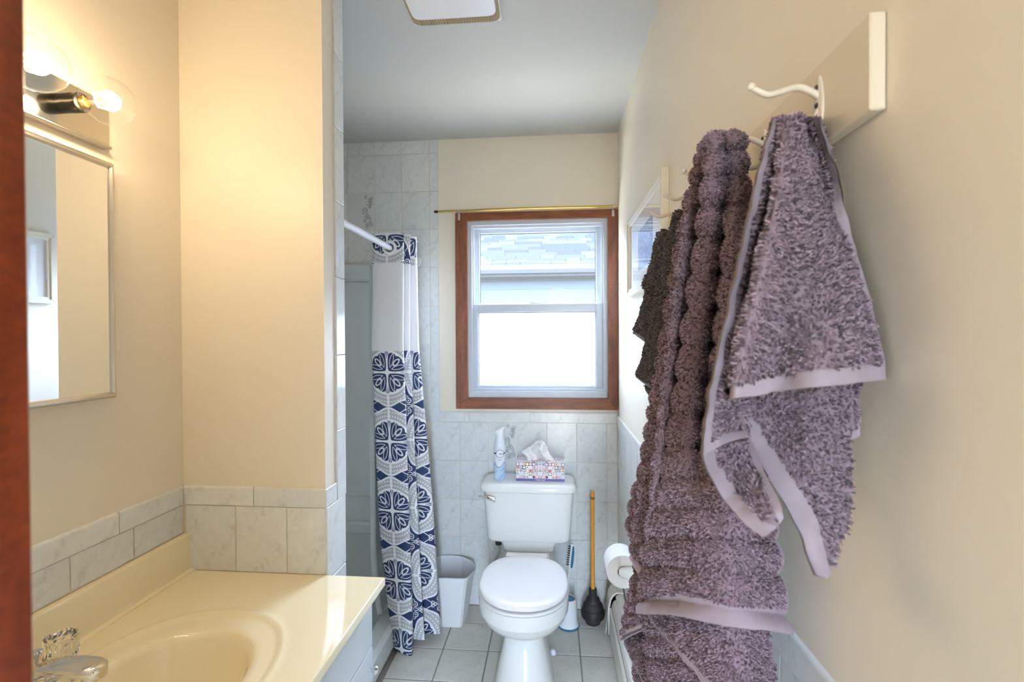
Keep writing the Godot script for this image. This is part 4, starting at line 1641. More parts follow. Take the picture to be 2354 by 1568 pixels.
# A sheet of cloth through a net of points: rows run down, columns across. Returns points and normals of a fine grid.
func cloth_grid(d: Dictionary, step: float, n: FastNoiseLite) -> Dictionary:
	var rows: Array = d.rows
	var nr := rows.size()
	var nc: int = rows[0].size()
	var height := 0.0
	for j in nr - 1:
		height += (rows[j][nc / 2] as Vector3).distance_to(rows[j + 1][nc / 2])
	var width := 0.0
	for j in nr:
		var w := 0.0
		for i in nc - 1:
			w += (rows[j][i] as Vector3).distance_to(rows[j][i + 1])
		width = maxf(width, w)
	var nu := clampi(int(width / step), 10, 110)
	var nv := clampi(int(height / step), 12, 260)
	var P := PackedVector3Array()
	P.resize((nu + 1) * (nv + 1))
	for j in nv + 1:
		var fv := float(j) / nv * (nr - 1)
		var k := mini(int(fv), nr - 2)
		fv -= k
		var line := []
		for i in nc:
			line.append((rows[k][i] as Vector3).cubic_interpolate(rows[k + 1][i], rows[maxi(k - 1, 0)][i], rows[mini(k + 2, nr - 1)][i], fv))
		for i in nu + 1:
			var fu := float(i) / nu * (nc - 1)
			var c := mini(int(fu), nc - 2)
			fu -= c
			P[j * (nu + 1) + i] = (line[c] as Vector3).cubic_interpolate(line[c + 1], line[maxi(c - 1, 0)], line[mini(c + 2, nc - 1)], fu)
	var N := cloth_normals(P, nu, nv)
	# relief: soft waves everywhere, rounded ribs on ribbed towels
	var Q := P.duplicate()
	for j in nv + 1:
		for i in nu + 1:
			var a := j * (nu + 1) + i
			var h := 0.003 * n.get_noise_3dv(P[a] * 26.0)
			if d.rib:
				var run := float(j) / nv * height
				if d.diag:
					run = (run + float(i) / nu * width) * 0.5
				var rb := absf(sin(PI * run / (0.012 if d.diag else 0.044)))
				h += (0.0018 if d.diag else 0.0115) * (sqrt(rb) - 0.5)
			Q[a] = P[a] + N[a] * h
	return {"P": Q, "N": cloth_normals(Q, nu, nv), "nu": nu, "nv": nv, "w": width, "h": height}


func cloth_normals(P: PackedVector3Array, nu: int, nv: int) -> PackedVector3Array:
	var N := PackedVector3Array()
	N.resize(P.size())
	for j in nv + 1:
		for i in nu + 1:
			var u := P[j * (nu + 1) + mini(i + 1, nu)] - P[j * (nu + 1) + maxi(i - 1, 0)]
			var v := P[mini(j + 1, nv) * (nu + 1) + i] - P[maxi(j - 1, 0) * (nu + 1) + i]
			N[j * (nu + 1) + i] = v.cross(u).normalized()
	return N


# Skin of the chosen cells, both faces and rims, as arrays.
func cloth_skin(c: Dictionary, pick: PackedByteArray, want: int, thick: float) -> ArrayMesh:
	var nu: int = c.nu
	var nv: int = c.nv
	var P: PackedVector3Array = c.P
	var N: PackedVector3Array = c.N
	var V := PackedVector3Array()
	var NN := PackedVector3Array()
	var I := PackedInt32Array()
	var m := P.size()
	for s in [1.0, -1.0]:
		for a in m:
			V.append(P[a] + N[a] * thick * 0.5 * s)
			NN.append(N[a] * s)
	for j in nv:
		for i in nu:
			if pick[j * nu + i] != want:
				continue
			var a := j * (nu + 1) + i
			var b := a + nu + 1
			I.append_array([a, a + 1, b + 1, a, b + 1, b])
			I.append_array([m + a, m + b + 1, m + a + 1, m + a, m + b, m + b + 1])
			if i == 0:
				I.append_array([a, b, m + b, a, m + b, m + a])
			if i == nu - 1:
				I.append_array([a + 1, m + b + 1, b + 1, a + 1, m + a + 1, m + b + 1])
			if j == 0:
				I.append_array([a, m + a + 1, a + 1, a, m + a, m + a + 1])
			if j == nv - 1:
				I.append_array([b, b + 1, m + b + 1, b, m + b + 1, m + b])
	if I.is_empty():
		return null
	# keep only the points in use
	var seen := {}
	var v2 := PackedVector3Array()
	var n2 := PackedVector3Array()
	for k in I.size():
		if not seen.has(I[k]):
			seen[I[k]] = v2.size()
			v2.append(V[I[k]])
			n2.append(NN[I[k]])
		I[k] = seen[I[k]]
	var arr := []
	arr.resize(Mesh.ARRAY_MAX)
	arr[Mesh.ARRAY_VERTEX] = v2
	arr[Mesh.ARRAY_NORMAL] = n2
	arr[Mesh.ARRAY_INDEX] = I
	var mesh := ArrayMesh.new()
	mesh.add_surface_from_arrays(Mesh.PRIMITIVE_TRIANGLES, arr)
	return mesh


var loop_mesh: ArrayMesh


# One terry loop: a short bent tuft of yarn, unit length along y.
func terry_loop() -> ArrayMesh:
	if loop_mesh == null:
		var g := Geo.new()
		tube_into(g, [Vector3(0, -0.15, 0), Vector3(0.10, 0.45, 0), Vector3(0.32, 0.85, 0.02), Vector3(0.62, 0.92, 0.04)], [0.24, 0.27, 0.25, 0.13], 5)
		loop_mesh = mesh_of(g, 80.0)
	return loop_mesh


func towel(called: String, label: String, sheets: Array, fabric: StandardMaterial3D, pile: StandardMaterial3D, hem: StandardMaterial3D, spacing: float, length: float, seed_: int, group: String, names: Array) -> void:
	var origin: Vector3 = sheets[0].rows[0][1]
	var t := thing(called, label, "towel", Vector3.ZERO, group)
	var r := RandomNumberGenerator.new()
	r.seed = seed_
	var n := noise(seed_, 1.0, 2)
	var where: Array[Transform3D] = []
	var tint := PackedColorArray()
	for k in sheets.size():
		var d: Dictionary = sheets[k]
		var c := cloth_grid(d, 0.0034 if spacing < 0.0031 else 0.0042, n)
		var nu: int = c.nu
		var nv: int = c.nv
		var pick := PackedByteArray()
		pick.resize(nu * nv)
		var drop := PackedFloat32Array()   # way down to the bottom edge, for each column
		drop.resize((nu + 1) * (nv + 1))
		for j in range(nv - 1, -1, -1):
			for i in nu + 1:
				drop[j * (nu + 1) + i] = drop[(j + 1) * (nu + 1) + i] + (c.P[j * (nu + 1) + i] as Vector3).distance_to(c.P[(j + 1) * (nu + 1) + i])
		for j in nv:
			for i in nu:
				var fv := (j + 0.5) / nv
				var a := j * (nu + 1) + i
				var hemmed: bool = d.hem_bottom > 0.0 and drop[a] < d.hem_bottom
				if d.hem_left > 0.0 and fv >= d.hem_left_from:
					hemmed = hemmed or (c.P[a] as Vector3).distance_to(c.P[j * (nu + 1)]) < d.hem_left
				if d.hem_right > 0.0:
					hemmed = hemmed or (c.P[a] as Vector3).distance_to(c.P[j * (nu + 1) + nu]) < d.hem_right
				pick[j * nu + i] = 1 if hemmed else 0
		var body := cloth_skin(c, pick, 0, 0.0030)
		if body:
			put(names[k], body, fabric, t)
		var edge := cloth_skin(c, pick, 1, 0.0048)
		if edge:
			put("hem", edge, hem, t)
		# terry on both faces
		for j in nv:
			for i in nu:
				if pick[j * nu + i]:
					continue
				var a := j * (nu + 1) + i
				var p0: Vector3 = c.P[a]
				var du: Vector3 = c.P[a + 1] - p0
				var dv: Vector3 = c.P[a + nu + 1] - p0
				var area := du.cross(dv).length()
				var want := area / (spacing * spacing)
				for s in [1.0, -1.0]:
					var count := int(want + r.randf())
					for q in count:
						var at := p0 + du * r.randf() + dv * r.randf()
						var nn: Vector3 = c.N[a] * s
						var y := (nn + Vector3(r.randf_range(-0.35, 0.35), r.randf_range(-0.55, 0.15), r.randf_range(-0.35, 0.35))).normalized()
						var x := y.cross(Vector3(r.randf_range(-1, 1), r.randf_range(-1, 1), r.randf_range(-1, 1))).normalized()
						var len_ := length * r.randf_range(0.75, 1.25)
						var wd := spacing * r.randf_range(0.95, 1.3)
						where.append(Transform3D(Basis(x * wd, y * len_, x.cross(y) * wd), at + nn * 0.0012))
						var g := clampf(1.0 + 1.7 * n.get_noise_3dv(at * 230.0) + r.randf_range(-0.3, 0.3), 0.3, 1.7)
						tint.append(Color(g, g, g))
	var mm := MultiMesh.new()
	mm.transform_format = MultiMesh.TRANSFORM_3D
	mm.use_colors = true
	mm.mesh = terry_loop()
	mm.instance_count = where.size()
	for i in where.size():
		mm.set_instance_transform(i, where[i])
		mm.set_instance_color(i, tint[i])
	var mi := MultiMeshInstance3D.new()
	mi.name = "terry_pile"
	mi.multimesh = mm
	mi.material_override = pile
	mi.set_meta("kind", "stuff")
	t.add_child(mi, true)


func towel_set(called: String, base: Color, hem_c: Color) -> Array:
	var f := flat_mat(called + "_ground", base, 0.95)
	var p := flat_mat(called + "_pile", base, 0.9)
	p.vertex_color_use_as_albedo = true
	p.rim_enabled = true
	p.rim = 0.5
	p.rim_tint = 0.6
	var h := flat_mat(called + "_hem", hem_c, 0.9)
	h.rim_enabled = true
	h.rim = 0.4
	h.rim_tint = 0.5
	return [f, p, h]


func build_towels() -> void:
	var mauve := towel_set("mauve", c8(138, 120, 131), c8(158, 145, 154))
	var plum := towel_set("plum", c8(138, 118, 130), c8(158, 143, 154))
	var dark := towel_set("charcoal", c8(92, 88, 94), c8(112, 108, 114))
	towel("hand_towel", "plain mauve-grey terry hand towel on the nearest hook", TOWEL_T1, mauve[0], mauve[1], mauve[2], 0.0028, 0.0048, 101, "towels on the hook rail", ["front_fall", "back_fall", "side_fold", "side_corner", "rear_corner"])
	towel("bath_towel", "large ribbed mauve bath towel on the second hook from the viewer", TOWEL_T2, plum[0], plum[1], plum[2], 0.0027, 0.0036, 102, "towels on the hook rail", ["front_fall", "side_fold", "inner_fall", "turned_corner"])
	towel("bath_towel_001", "ribbed mauve bath towel hanging behind the large front one beside the paper roll", TOWEL_T3, plum[0], plum[1], plum[2], 0.0031, 0.0038, 103, "towels on the hook rail", ["outer_fold", "inner_fold", "long_fall", "turned_corner", "rear_fall"])
	towel("hand_towel_001", "dark grey hand towel hanging behind the ribbed towels on the fourth hook", TOWEL_T4, dark[0], dark[1], dark[2], 0.0036, 0.0046, 104, "towels on the hook rail", ["front_fall", "rear_fall"])
	towel("wash_towel", "small dark grey towel on the farthest hook in front of the picture", TOWEL_T5, dark[0], dark[1], dark[2], 0.0036, 0.0046, 105, "towels on the hook rail", ["front_fall", "rear_fall"])


const TOWEL_T1 := [
	{"hem_bottom": 0.0165, "hem_left": 0, "hem_right": 0.009, "hem_left_from": 0, "rib": 0, "diag": 0, "rows": [
		[Vector3(0.303, 1.683, -0.643), Vector3(0.258, 1.652, -0.569), Vector3(0.270, 1.654, -0.569), Vector3(0.296, 1.664, -0.599), Vector3(0.296, 1.650, -0.567)],
		[Vector3(0.285, 1.631, -0.608), Vector3(0.240, 1.604, -0.532), Vector3(0.262, 1.612, -0.550), Vector3(0.308, 1.633, -0.613), Vector3(0.305, 1.613, -0.568)],
		[Vector3(0.263, 1.565, -0.573), Vector3(0.218, 1.544, -0.494), Vector3(0.252, 1.551, -0.523), Vector3(0.300, 1.564, -0.574), Vector3(0.312, 1.561, -0.556)],
		[Vector3(0.240, 1.471, -0.566), Vector3(0.195, 1.462, -0.481), Vector3(0.232, 1.463, -0.494), Vector3(0.268, 1.463, -0.501), Vector3(0.316, 1.468, -0.528)],
		[Vector3(0.226, 1.393, -0.581), Vector3(0.181, 1.395, -0.488), Vector3(0.220, 1.397, -0.494), Vector3(0.250, 1.401, -0.467), Vector3(0.318, 1.407, -0.506)],
		[Vector3(0.222, 1.332, -0.594), Vector3(0.177, 1.344, -0.498), Vector3(0.213, 1.351, -0.497), Vector3(0.246, 1.361, -0.459), Vector3(0.320, 1.364, -0.496)]]},
	{"hem_bottom": 0, "hem_left": 0.02, "hem_right": 0, "hem_left_from": 0.45, "rib": 0, "diag": 0, "rows": [
		[Vector3(0.285, 1.672, -0.623), Vector3(0.290, 1.665, -0.607), Vector3(0.300, 1.660, -0.597), Vector3(0.310, 1.660, -0.598)],
		[Vector3(0.240, 1.491, -0.571), Vector3(0.262, 1.489, -0.557), Vector3(0.290, 1.489, -0.559), Vector3(0.318, 1.490, -0.568)],
		[Vector3(0.222, 1.393, -0.593), Vector3(0.250, 1.393, -0.551), Vector3(0.280, 1.394, -0.539), Vector3(0.314, 1.393, -0.545)],
		[Vector3(0.205, 1.323, -0.577), Vector3(0.243, 1.321, -0.556), Vector3(0.272, 1.325, -0.532), Vector3(0.305, 1.335, -0.527)],
		[Vector3(0.225, 1.261, -0.530), Vector3(0.247, 1.265, -0.516), Vector3(0.270, 1.267, -0.511), Vector3(0.302, 1.270, -0.519)],
		[Vector3(0.238, 1.218, -0.493), Vector3(0.254, 1.219, -0.496), Vector3(0.270, 1.219, -0.500), Vector3(0.292, 1.220, -0.510)],
		[Vector3(0.250, 1.178, -0.484), Vector3(0.257, 1.174, -0.488), Vector3(0.264, 1.173, -0.494), Vector3(0.278, 1.190, -0.503)]]},
	{"hem_bottom": 0.01, "hem_left": 0.0065, "hem_right": 0, "hem_left_from": 0, "rib": 0, "diag": 0, "rows": [
		[Vector3(0.248, 1.649, -0.572), Vector3(0.256, 1.658, -0.581), Vector3(0.268, 1.665, -0.597), Vector3(0.268, 1.657, -0.583)],
		[Vector3(0.207, 1.559, -0.515), Vector3(0.222, 1.564, -0.533), Vector3(0.236, 1.569, -0.553), Vector3(0.252, 1.570, -0.556)],
		[Vector3(0.182, 1.464, -0.503), Vector3(0.200, 1.467, -0.526), Vector3(0.215, 1.469, -0.544), Vector3(0.232, 1.469, -0.546)],
		[Vector3(0.169, 1.395, -0.508), Vector3(0.186, 1.394, -0.526), Vector3(0.200, 1.394, -0.543), Vector3(0.222, 1.393, -0.555)],
		[Vector3(0.159, 1.327, -0.517), Vector3(0.175, 1.324, -0.533), Vector3(0.188, 1.325, -0.542), Vector3(0.207, 1.330, -0.546)],
		[Vector3(0.155, 1.285, -0.516), Vector3(0.172, 1.290, -0.524), Vector3(0.184, 1.296, -0.520), Vector3(0.200, 1.302, -0.516)]]},
	{"hem_bottom": 0, "hem_left": 0.015, "hem_right": 0.008, "hem_left_from": 0.4, "rib": 0, "diag": 0, "rows": [
		[Vector3(0.256, 1.652, -0.586), Vector3(0.262, 1.656, -0.591), Vector3(0.272, 1.660, -0.600), Vector3(0.275, 1.659, -0.600)],
		[Vector3(0.192, 1.440, -0.530), Vector3(0.210, 1.441, -0.548), Vector3(0.225, 1.442, -0.563), Vector3(0.240, 1.442, -0.571)],
		[Vector3(0.166, 1.325, -0.530), Vector3(0.186, 1.323, -0.545), Vector3(0.200, 1.323, -0.546), Vector3(0.220, 1.319, -0.568)],
		[Vector3(0.157, 1.280, -0.522), Vector3(0.182, 1.275, -0.534), Vector3(0.200, 1.276, -0.534), Vector3(0.215, 1.283, -0.532)],
		[Vector3(0.168, 1.247, -0.505), Vector3(0.185, 1.250, -0.505), Vector3(0.198, 1.258, -0.497), Vector3(0.212, 1.262, -0.494)],
		[Vector3(0.181, 1.230, -0.480), Vector3(0.190, 1.236, -0.472), Vector3(0.199, 1.246, -0.466), Vector3(0.209, 1.250, -0.463)],
		[Vector3(0.190, 1.223, -0.459), Vector3(0.195, 1.227, -0.456), Vector3(0.202, 1.232, -0.458), Vector3(0.208, 1.240, -0.459)]]},
	{"hem_bottom": 0.01, "hem_left": 0, "hem_right": 0, "hem_left_from": 0, "rib": 0, "diag": 0, "rows": [
		[Vector3(0.318, 1.441, -0.568), Vector3(0.321, 1.441, -0.561), Vector3(0.322, 1.440, -0.551)],
		[Vector3(0.312, 1.366, -0.541), Vector3(0.318, 1.366, -0.541), Vector3(0.322, 1.366, -0.535)],
		[Vector3(0.312, 1.329, -0.538), Vector3(0.317, 1.329, -0.540), Vector3(0.321, 1.329, -0.540)],
		[Vector3(0.313, 1.298, -0.538), Vector3(0.316, 1.299, -0.536), Vector3(0.320, 1.302, -0.535)]]},
]
const TOWEL_T2 := [
	{"hem_bottom": 0.034, "hem_left": 0, "hem_right": 0.009, "hem_left_from": 0, "rib": 1, "diag": 0, "rows": [
		[Vector3(0.246, 1.710, -0.772), Vector3(0.224, 1.694, -0.730), Vector3(0.230, 1.695, -0.709), Vector3(0.246, 1.695, -0.717), Vector3(0.248, 1.687, -0.690), Vector3(0.272, 1.694, -0.720)],
		[Vector3(0.242, 1.648, -0.748), Vector3(0.220, 1.635, -0.706), Vector3(0.228, 1.632, -0.697), Vector3(0.254, 1.645, -0.739), Vector3(0.258, 1.636, -0.712), Vector3(0.290, 1.651, -0.760)],
		[Vector3(0.244, 1.567, -0.791), Vector3(0.222, 1.558, -0.749), Vector3(0.225, 1.551, -0.712), Vector3(0.255, 1.558, -0.753), Vector3(0.243, 1.542, -0.671), Vector3(0.292, 1.559, -0.761)],
		[Vector3(0.227, 1.456, -0.784), Vector3(0.205, 1.454, -0.738), Vector3(0.209, 1.450, -0.693), Vector3(0.241, 1.453, -0.737), Vector3(0.230, 1.447, -0.642), Vector3(0.292, 1.453, -0.751)],
		[Vector3(0.212, 1.347, -0.783), Vector3(0.190, 1.351, -0.734), Vector3(0.196, 1.354, -0.689), Vector3(0.227, 1.351, -0.729), Vector3(0.222, 1.358, -0.643), Vector3(0.288, 1.352, -0.713)],
		[Vector3(0.200, 1.241, -0.797), Vector3(0.178, 1.251, -0.745), Vector3(0.186, 1.263, -0.692), Vector3(0.212, 1.259, -0.710), Vector3(0.212, 1.276, -0.629), Vector3(0.285, 1.266, -0.684)],
		[Vector3(0.190, 1.128, -0.838), Vector3(0.168, 1.147, -0.782), Vector3(0.180, 1.174, -0.703), Vector3(0.199, 1.190, -0.657), Vector3(0.224, 1.203, -0.619), Vector3(0.290, 1.185, -0.676)],
		[Vector3(0.182, 1.006, -0.895), Vector3(0.160, 1.031, -0.837), Vector3(0.178, 1.091, -0.707), Vector3(0.200, 1.126, -0.625), Vector3(0.235, 1.127, -0.620), Vector3(0.300, 1.103, -0.677)],
		[Vector3(0.177, 0.876, -0.939), Vector3(0.155, 0.909, -0.879), Vector3(0.175, 1.013, -0.696), Vector3(0.205, 1.048, -0.624), Vector3(0.245, 1.050, -0.613), Vector3(0.305, 1.018, -0.657)]]},
	{"hem_bottom": 0, "hem_left": 0, "hem_right": 0, "hem_left_from": 0, "rib": 1, "diag": 0, "rows": [
		[Vector3(0.276, 1.749, -0.888), Vector3(0.256, 1.732, -0.844), Vector3(0.262, 1.737, -0.845), Vector3(0.270, 1.736, -0.850)],
		[Vector3(0.255, 1.690, -0.875), Vector3(0.235, 1.675, -0.828), Vector3(0.250, 1.677, -0.836), Vector3(0.272, 1.681, -0.850)],
		[Vector3(0.232, 1.585, -0.845), Vector3(0.212, 1.575, -0.794), Vector3(0.232, 1.572, -0.818), Vector3(0.257, 1.577, -0.843)],
		[Vector3(0.215, 1.488, -0.827), Vector3(0.195, 1.483, -0.773), Vector3(0.215, 1.472, -0.804), Vector3(0.240, 1.459, -0.834)],
		[Vector3(0.198, 1.358, -0.816), Vector3(0.178, 1.362, -0.758), Vector3(0.200, 1.352, -0.804), Vector3(0.222, 1.343, -0.825)],
		[Vector3(0.187, 1.257, -0.821), Vector3(0.167, 1.268, -0.758), Vector3(0.190, 1.244, -0.815), Vector3(0.208, 1.232, -0.837)],
		[Vector3(0.180, 1.150, -0.838), Vector3(0.160, 1.170, -0.773), Vector3(0.176, 1.149, -0.819), Vector3(0.195, 1.131, -0.853)],
		[Vector3(0.176, 0.995, -0.908), Vector3(0.156, 1.026, -0.839), Vector3(0.166, 1.013, -0.860), Vector3(0.178, 1.006, -0.875)]]},
	{"hem_bottom": 0, "hem_left": 0, "hem_right": 0, "hem_left_from": 0, "rib": 1, "diag": 0, "rows": [
		[Vector3(0.186, 1.039, -0.910), Vector3(0.204, 1.069, -0.839), Vector3(0.234, 1.078, -0.819), Vector3(0.264, 1.085, -0.804)],
		[Vector3(0.179, 0.871, -0.963), Vector3(0.199, 0.918, -0.882), Vector3(0.229, 0.944, -0.826), Vector3(0.259, 0.959, -0.789)],
		[Vector3(0.179, 0.819, -0.938), Vector3(0.202, 0.868, -0.862), Vector3(0.229, 0.908, -0.801), Vector3(0.254, 0.940, -0.754)],
		[Vector3(0.182, 0.764, -0.912), Vector3(0.204, 0.816, -0.840), Vector3(0.229, 0.862, -0.778), Vector3(0.254, 0.894, -0.736)],
		[Vector3(0.186, 0.702, -0.876), Vector3(0.206, 0.750, -0.820), Vector3(0.229, 0.803, -0.756), Vector3(0.249, 0.833, -0.721)]]},
	{"hem_bottom": 0, "hem_left": 0.022, "hem_right": 0, "hem_left_from": 0, "rib": 1, "diag": 1, "rows": [
		[Vector3(0.178, 0.968, -0.891), Vector3(0.198, 1.046, -0.737), Vector3(0.234, 1.079, -0.661), Vector3(0.297, 1.056, -0.699)],
		[Vector3(0.172, 0.899, -0.896), Vector3(0.193, 1.003, -0.718), Vector3(0.228, 1.039, -0.645), Vector3(0.292, 1.006, -0.686)],
		[Vector3(0.183, 0.930, -0.759), Vector3(0.202, 0.980, -0.682), Vector3(0.232, 1.010, -0.638), Vector3(0.292, 0.981, -0.678)],
		[Vector3(0.202, 0.935, -0.677), Vector3(0.218, 0.960, -0.644), Vector3(0.247, 0.968, -0.635), Vector3(0.290, 0.947, -0.665)],
		[Vector3(0.224, 0.924, -0.619), Vector3(0.234, 0.927, -0.615), Vector3(0.252, 0.927, -0.617), Vector3(0.280, 0.908, -0.646)]]},
]
const TOWEL_T3 := [
	{"hem_bottom": 0.026, "hem_left": 0, "hem_right": 0, "hem_left_from": 0, "rib": 1, "diag": 0, "rows": [
		[Vector3(0.277, 1.683, -0.979), Vector3(0.262, 1.675, -0.949), Vector3(0.268, 1.681, -0.936), Vector3(0.280, 1.680, -0.939)],
		[Vector3(0.241, 1.578, -0.924), Vector3(0.226, 1.572, -0.890), Vector3(0.235, 1.572, -0.889), Vector3(0.262, 1.580, -0.937)],
		[Vector3(0.221, 1.479, -0.898), Vector3(0.206, 1.476, -0.861), Vector3(0.215, 1.476, -0.861), Vector3(0.247, 1.482, -0.926)],
		[Vector3(0.203, 1.369, -0.904), Vector3(0.188, 1.371, -0.863), Vector3(0.195, 1.371, -0.849), Vector3(0.227, 1.369, -0.910)],
		[Vector3(0.195, 1.304, -0.914), Vector3(0.180, 1.309, -0.872), Vector3(0.187, 1.311, -0.852), Vector3(0.217, 1.306, -0.901)],
		[Vector3(0.187, 1.238, -0.925), Vector3(0.172, 1.246, -0.881), Vector3(0.180, 1.250, -0.858), Vector3(0.207, 1.244, -0.891)],
		[Vector3(0.180, 1.151, -0.957), Vector3(0.165, 1.163, -0.911), Vector3(0.173, 1.173, -0.875), Vector3(0.200, 1.168, -0.895)],
		[Vector3(0.173, 1.055, -1.025), Vector3(0.158, 1.072, -0.976), Vector3(0.165, 1.091, -0.920), Vector3(0.187, 1.103, -0.889)],
		[Vector3(0.170, 0.976, -1.062), Vector3(0.155, 0.996, -1.013), Vector3(0.162, 1.010, -0.965), Vector3(0.177, 1.035, -0.897)]]},
	{"hem_bottom": 0.024, "hem_left": 0, "hem_right": 0, "hem_left_from": 0, "rib": 1, "diag": 0, "rows": [
		[Vector3(0.247, 1.573, -0.900), Vector3(0.232, 1.567, -0.867), Vector3(0.240, 1.568, -0.869), Vector3(0.262, 1.576, -0.915)],
		[Vector3(0.206, 1.370, -0.883), Vector3(0.191, 1.372, -0.844), Vector3(0.200, 1.372, -0.833), Vector3(0.225, 1.370, -0.875)],
		[Vector3(0.189, 1.246, -0.879), Vector3(0.174, 1.254, -0.836), Vector3(0.182, 1.256, -0.824), Vector3(0.204, 1.251, -0.853)],
		[Vector3(0.177, 1.123, -0.924), Vector3(0.162, 1.137, -0.878), Vector3(0.170, 1.147, -0.846), Vector3(0.192, 1.141, -0.869)],
		[Vector3(0.170, 1.020, -0.977), Vector3(0.155, 1.039, -0.928), Vector3(0.163, 1.063, -0.868), Vector3(0.182, 1.065, -0.865)],
		[Vector3(0.168, 0.954, -0.991), Vector3(0.153, 0.977, -0.941), Vector3(0.158, 0.980, -0.883), Vector3(0.172, 0.971, -0.853)]]},
	{"hem_bottom": 0.03, "hem_left": 0, "hem_right": 0, "hem_left_from": 0, "rib": 1, "diag": 0, "rows": [
		[Vector3(0.192, 1.127, -0.968), Vector3(0.177, 1.139, -0.924), Vector3(0.188, 1.148, -0.897), Vector3(0.208, 1.143, -0.913)],
		[Vector3(0.181, 0.916, -1.031), Vector3(0.166, 0.938, -0.985), Vector3(0.176, 0.963, -0.933), Vector3(0.189, 0.980, -0.899)],
		[Vector3(0.177, 0.789, -1.108), Vector3(0.162, 0.816, -1.061), Vector3(0.172, 0.861, -0.981), Vector3(0.187, 0.891, -0.928)],
		[Vector3(0.174, 0.677, -1.174), Vector3(0.159, 0.706, -1.126), Vector3(0.167, 0.798, -1.002), Vector3(0.183, 0.857, -0.929)]]},
	{"hem_bottom": 0, "hem_left": 0.02, "hem_right": 0, "hem_left_from": 0, "rib": 1, "diag": 1, "rows": [
		[Vector3(0.174, 0.775, -1.133), Vector3(0.184, 0.832, -1.034), Vector3(0.200, 0.879, -0.952)],
		[Vector3(0.170, 0.671, -1.182), Vector3(0.182, 0.769, -1.038), Vector3(0.198, 0.838, -0.943)],
		[Vector3(0.180, 0.690, -1.038), Vector3(0.188, 0.736, -0.976), Vector3(0.201, 0.773, -0.927)],
		[Vector3(0.188, 0.690, -0.943), Vector3(0.193, 0.717, -0.909), Vector3(0.204, 0.733, -0.888)]]},
	{"hem_bottom": 0, "hem_left": 0, "hem_right": 0, "hem_left_from": 0, "rib": 0, "diag": 0, "rows": [
		[Vector3(0.188, 0.762, -1.105), Vector3(0.195, 0.798, -1.045), Vector3(0.205, 0.835, -0.984)],
		[Vector3(0.184, 0.643, -1.135), Vector3(0.194, 0.691, -1.065), Vector3(0.205, 0.747, -0.985)],
		[Vector3(0.186, 0.593, -1.107), Vector3(0.195, 0.638, -1.046), Vector3(0.206, 0.696, -0.970)],
		[Vector3(0.190, 0.544, -1.070), Vector3(0.197, 0.582, -1.024), Vector3(0.207, 0.632, -0.963)]]},
]
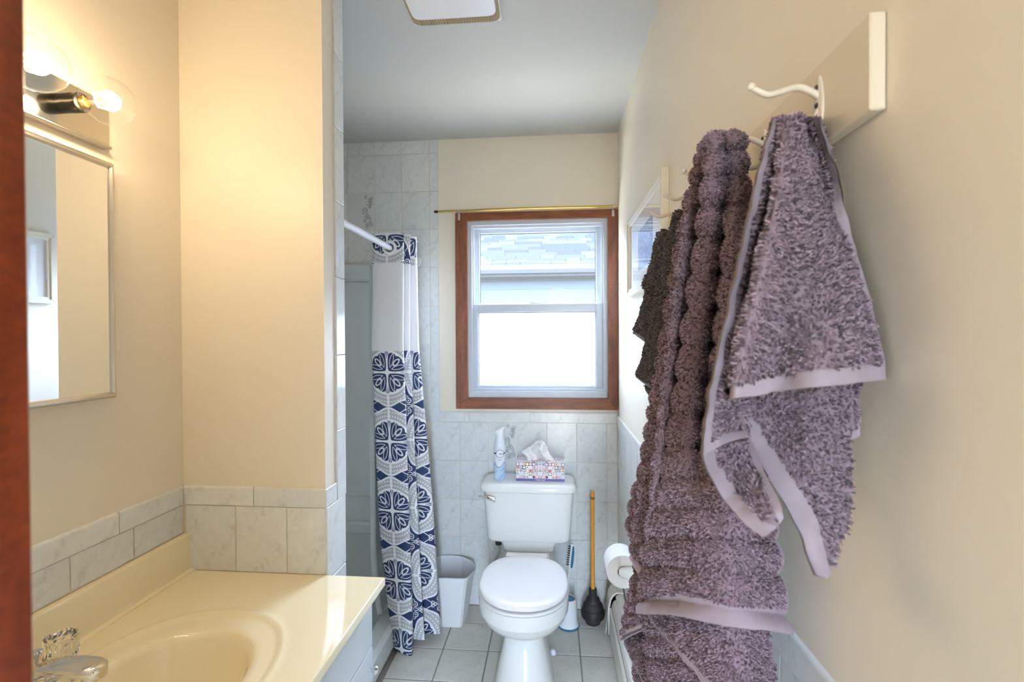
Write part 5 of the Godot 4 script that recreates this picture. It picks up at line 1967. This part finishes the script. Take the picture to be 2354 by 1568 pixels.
const TOWEL_T4 := [
	{"hem_bottom": 0.012, "hem_left": 0, "hem_right": 0, "hem_left_from": 0, "rib": 0, "diag": 0, "rows": [
		[Vector3(0.270, 1.673, -1.073), Vector3(0.258, 1.667, -1.047), Vector3(0.263, 1.670, -1.035), Vector3(0.275, 1.666, -1.037)],
		[Vector3(0.257, 1.624, -1.069), Vector3(0.245, 1.619, -1.041), Vector3(0.249, 1.610, -1.000), Vector3(0.268, 1.613, -1.014)],
		[Vector3(0.244, 1.534, -1.093), Vector3(0.232, 1.530, -1.064), Vector3(0.235, 1.523, -0.999), Vector3(0.254, 1.522, -0.994)],
		[Vector3(0.234, 1.439, -1.137), Vector3(0.222, 1.438, -1.106), Vector3(0.225, 1.436, -1.025), Vector3(0.244, 1.435, -1.002)],
		[Vector3(0.227, 1.368, -1.183), Vector3(0.215, 1.369, -1.151), Vector3(0.219, 1.367, -1.056), Vector3(0.236, 1.363, -1.004)],
		[Vector3(0.222, 1.300, -1.272), Vector3(0.210, 1.302, -1.240), Vector3(0.214, 1.294, -1.126), Vector3(0.228, 1.281, -1.039)]]},
	{"hem_bottom": 0.006, "hem_left": 0, "hem_right": 0, "hem_left_from": 0, "rib": 0, "diag": 0, "rows": [
		[Vector3(0.258, 1.605, -1.066), Vector3(0.264, 1.602, -1.053), Vector3(0.276, 1.603, -1.058)],
		[Vector3(0.236, 1.440, -1.156), Vector3(0.242, 1.438, -1.111), Vector3(0.255, 1.437, -1.065)],
		[Vector3(0.224, 1.316, -1.178), Vector3(0.228, 1.313, -1.113), Vector3(0.240, 1.306, -1.060)],
		[Vector3(0.221, 1.278, -1.173), Vector3(0.225, 1.267, -1.137), Vector3(0.233, 1.253, -1.092)]]},
]
const TOWEL_T5 := [
	{"hem_bottom": 0.018, "hem_left": 0, "hem_right": 0, "hem_left_from": 0, "rib": 0, "diag": 0, "rows": [
		[Vector3(0.270, 1.662, -1.243), Vector3(0.258, 1.656, -1.211), Vector3(0.264, 1.661, -1.182), Vector3(0.275, 1.653, -1.165)],
		[Vector3(0.262, 1.618, -1.251), Vector3(0.250, 1.613, -1.218), Vector3(0.254, 1.603, -1.165), Vector3(0.268, 1.601, -1.152)],
		[Vector3(0.252, 1.544, -1.271), Vector3(0.240, 1.540, -1.238), Vector3(0.245, 1.534, -1.180), Vector3(0.260, 1.531, -1.156)],
		[Vector3(0.244, 1.468, -1.330), Vector3(0.232, 1.467, -1.295), Vector3(0.237, 1.461, -1.223), Vector3(0.252, 1.456, -1.180)],
		[Vector3(0.238, 1.415, -1.426), Vector3(0.226, 1.415, -1.390), Vector3(0.230, 1.401, -1.304), Vector3(0.243, 1.381, -1.227)]]},
	{"hem_bottom": 0, "hem_left": 0, "hem_right": 0, "hem_left_from": 0, "rib": 0, "diag": 0, "rows": [
		[Vector3(0.268, 1.656, -1.248), Vector3(0.271, 1.655, -1.228), Vector3(0.277, 1.650, -1.213)],
		[Vector3(0.255, 1.592, -1.297), Vector3(0.260, 1.585, -1.273), Vector3(0.268, 1.577, -1.239)],
		[Vector3(0.248, 1.547, -1.371), Vector3(0.250, 1.530, -1.337), Vector3(0.256, 1.512, -1.298)]]},
]
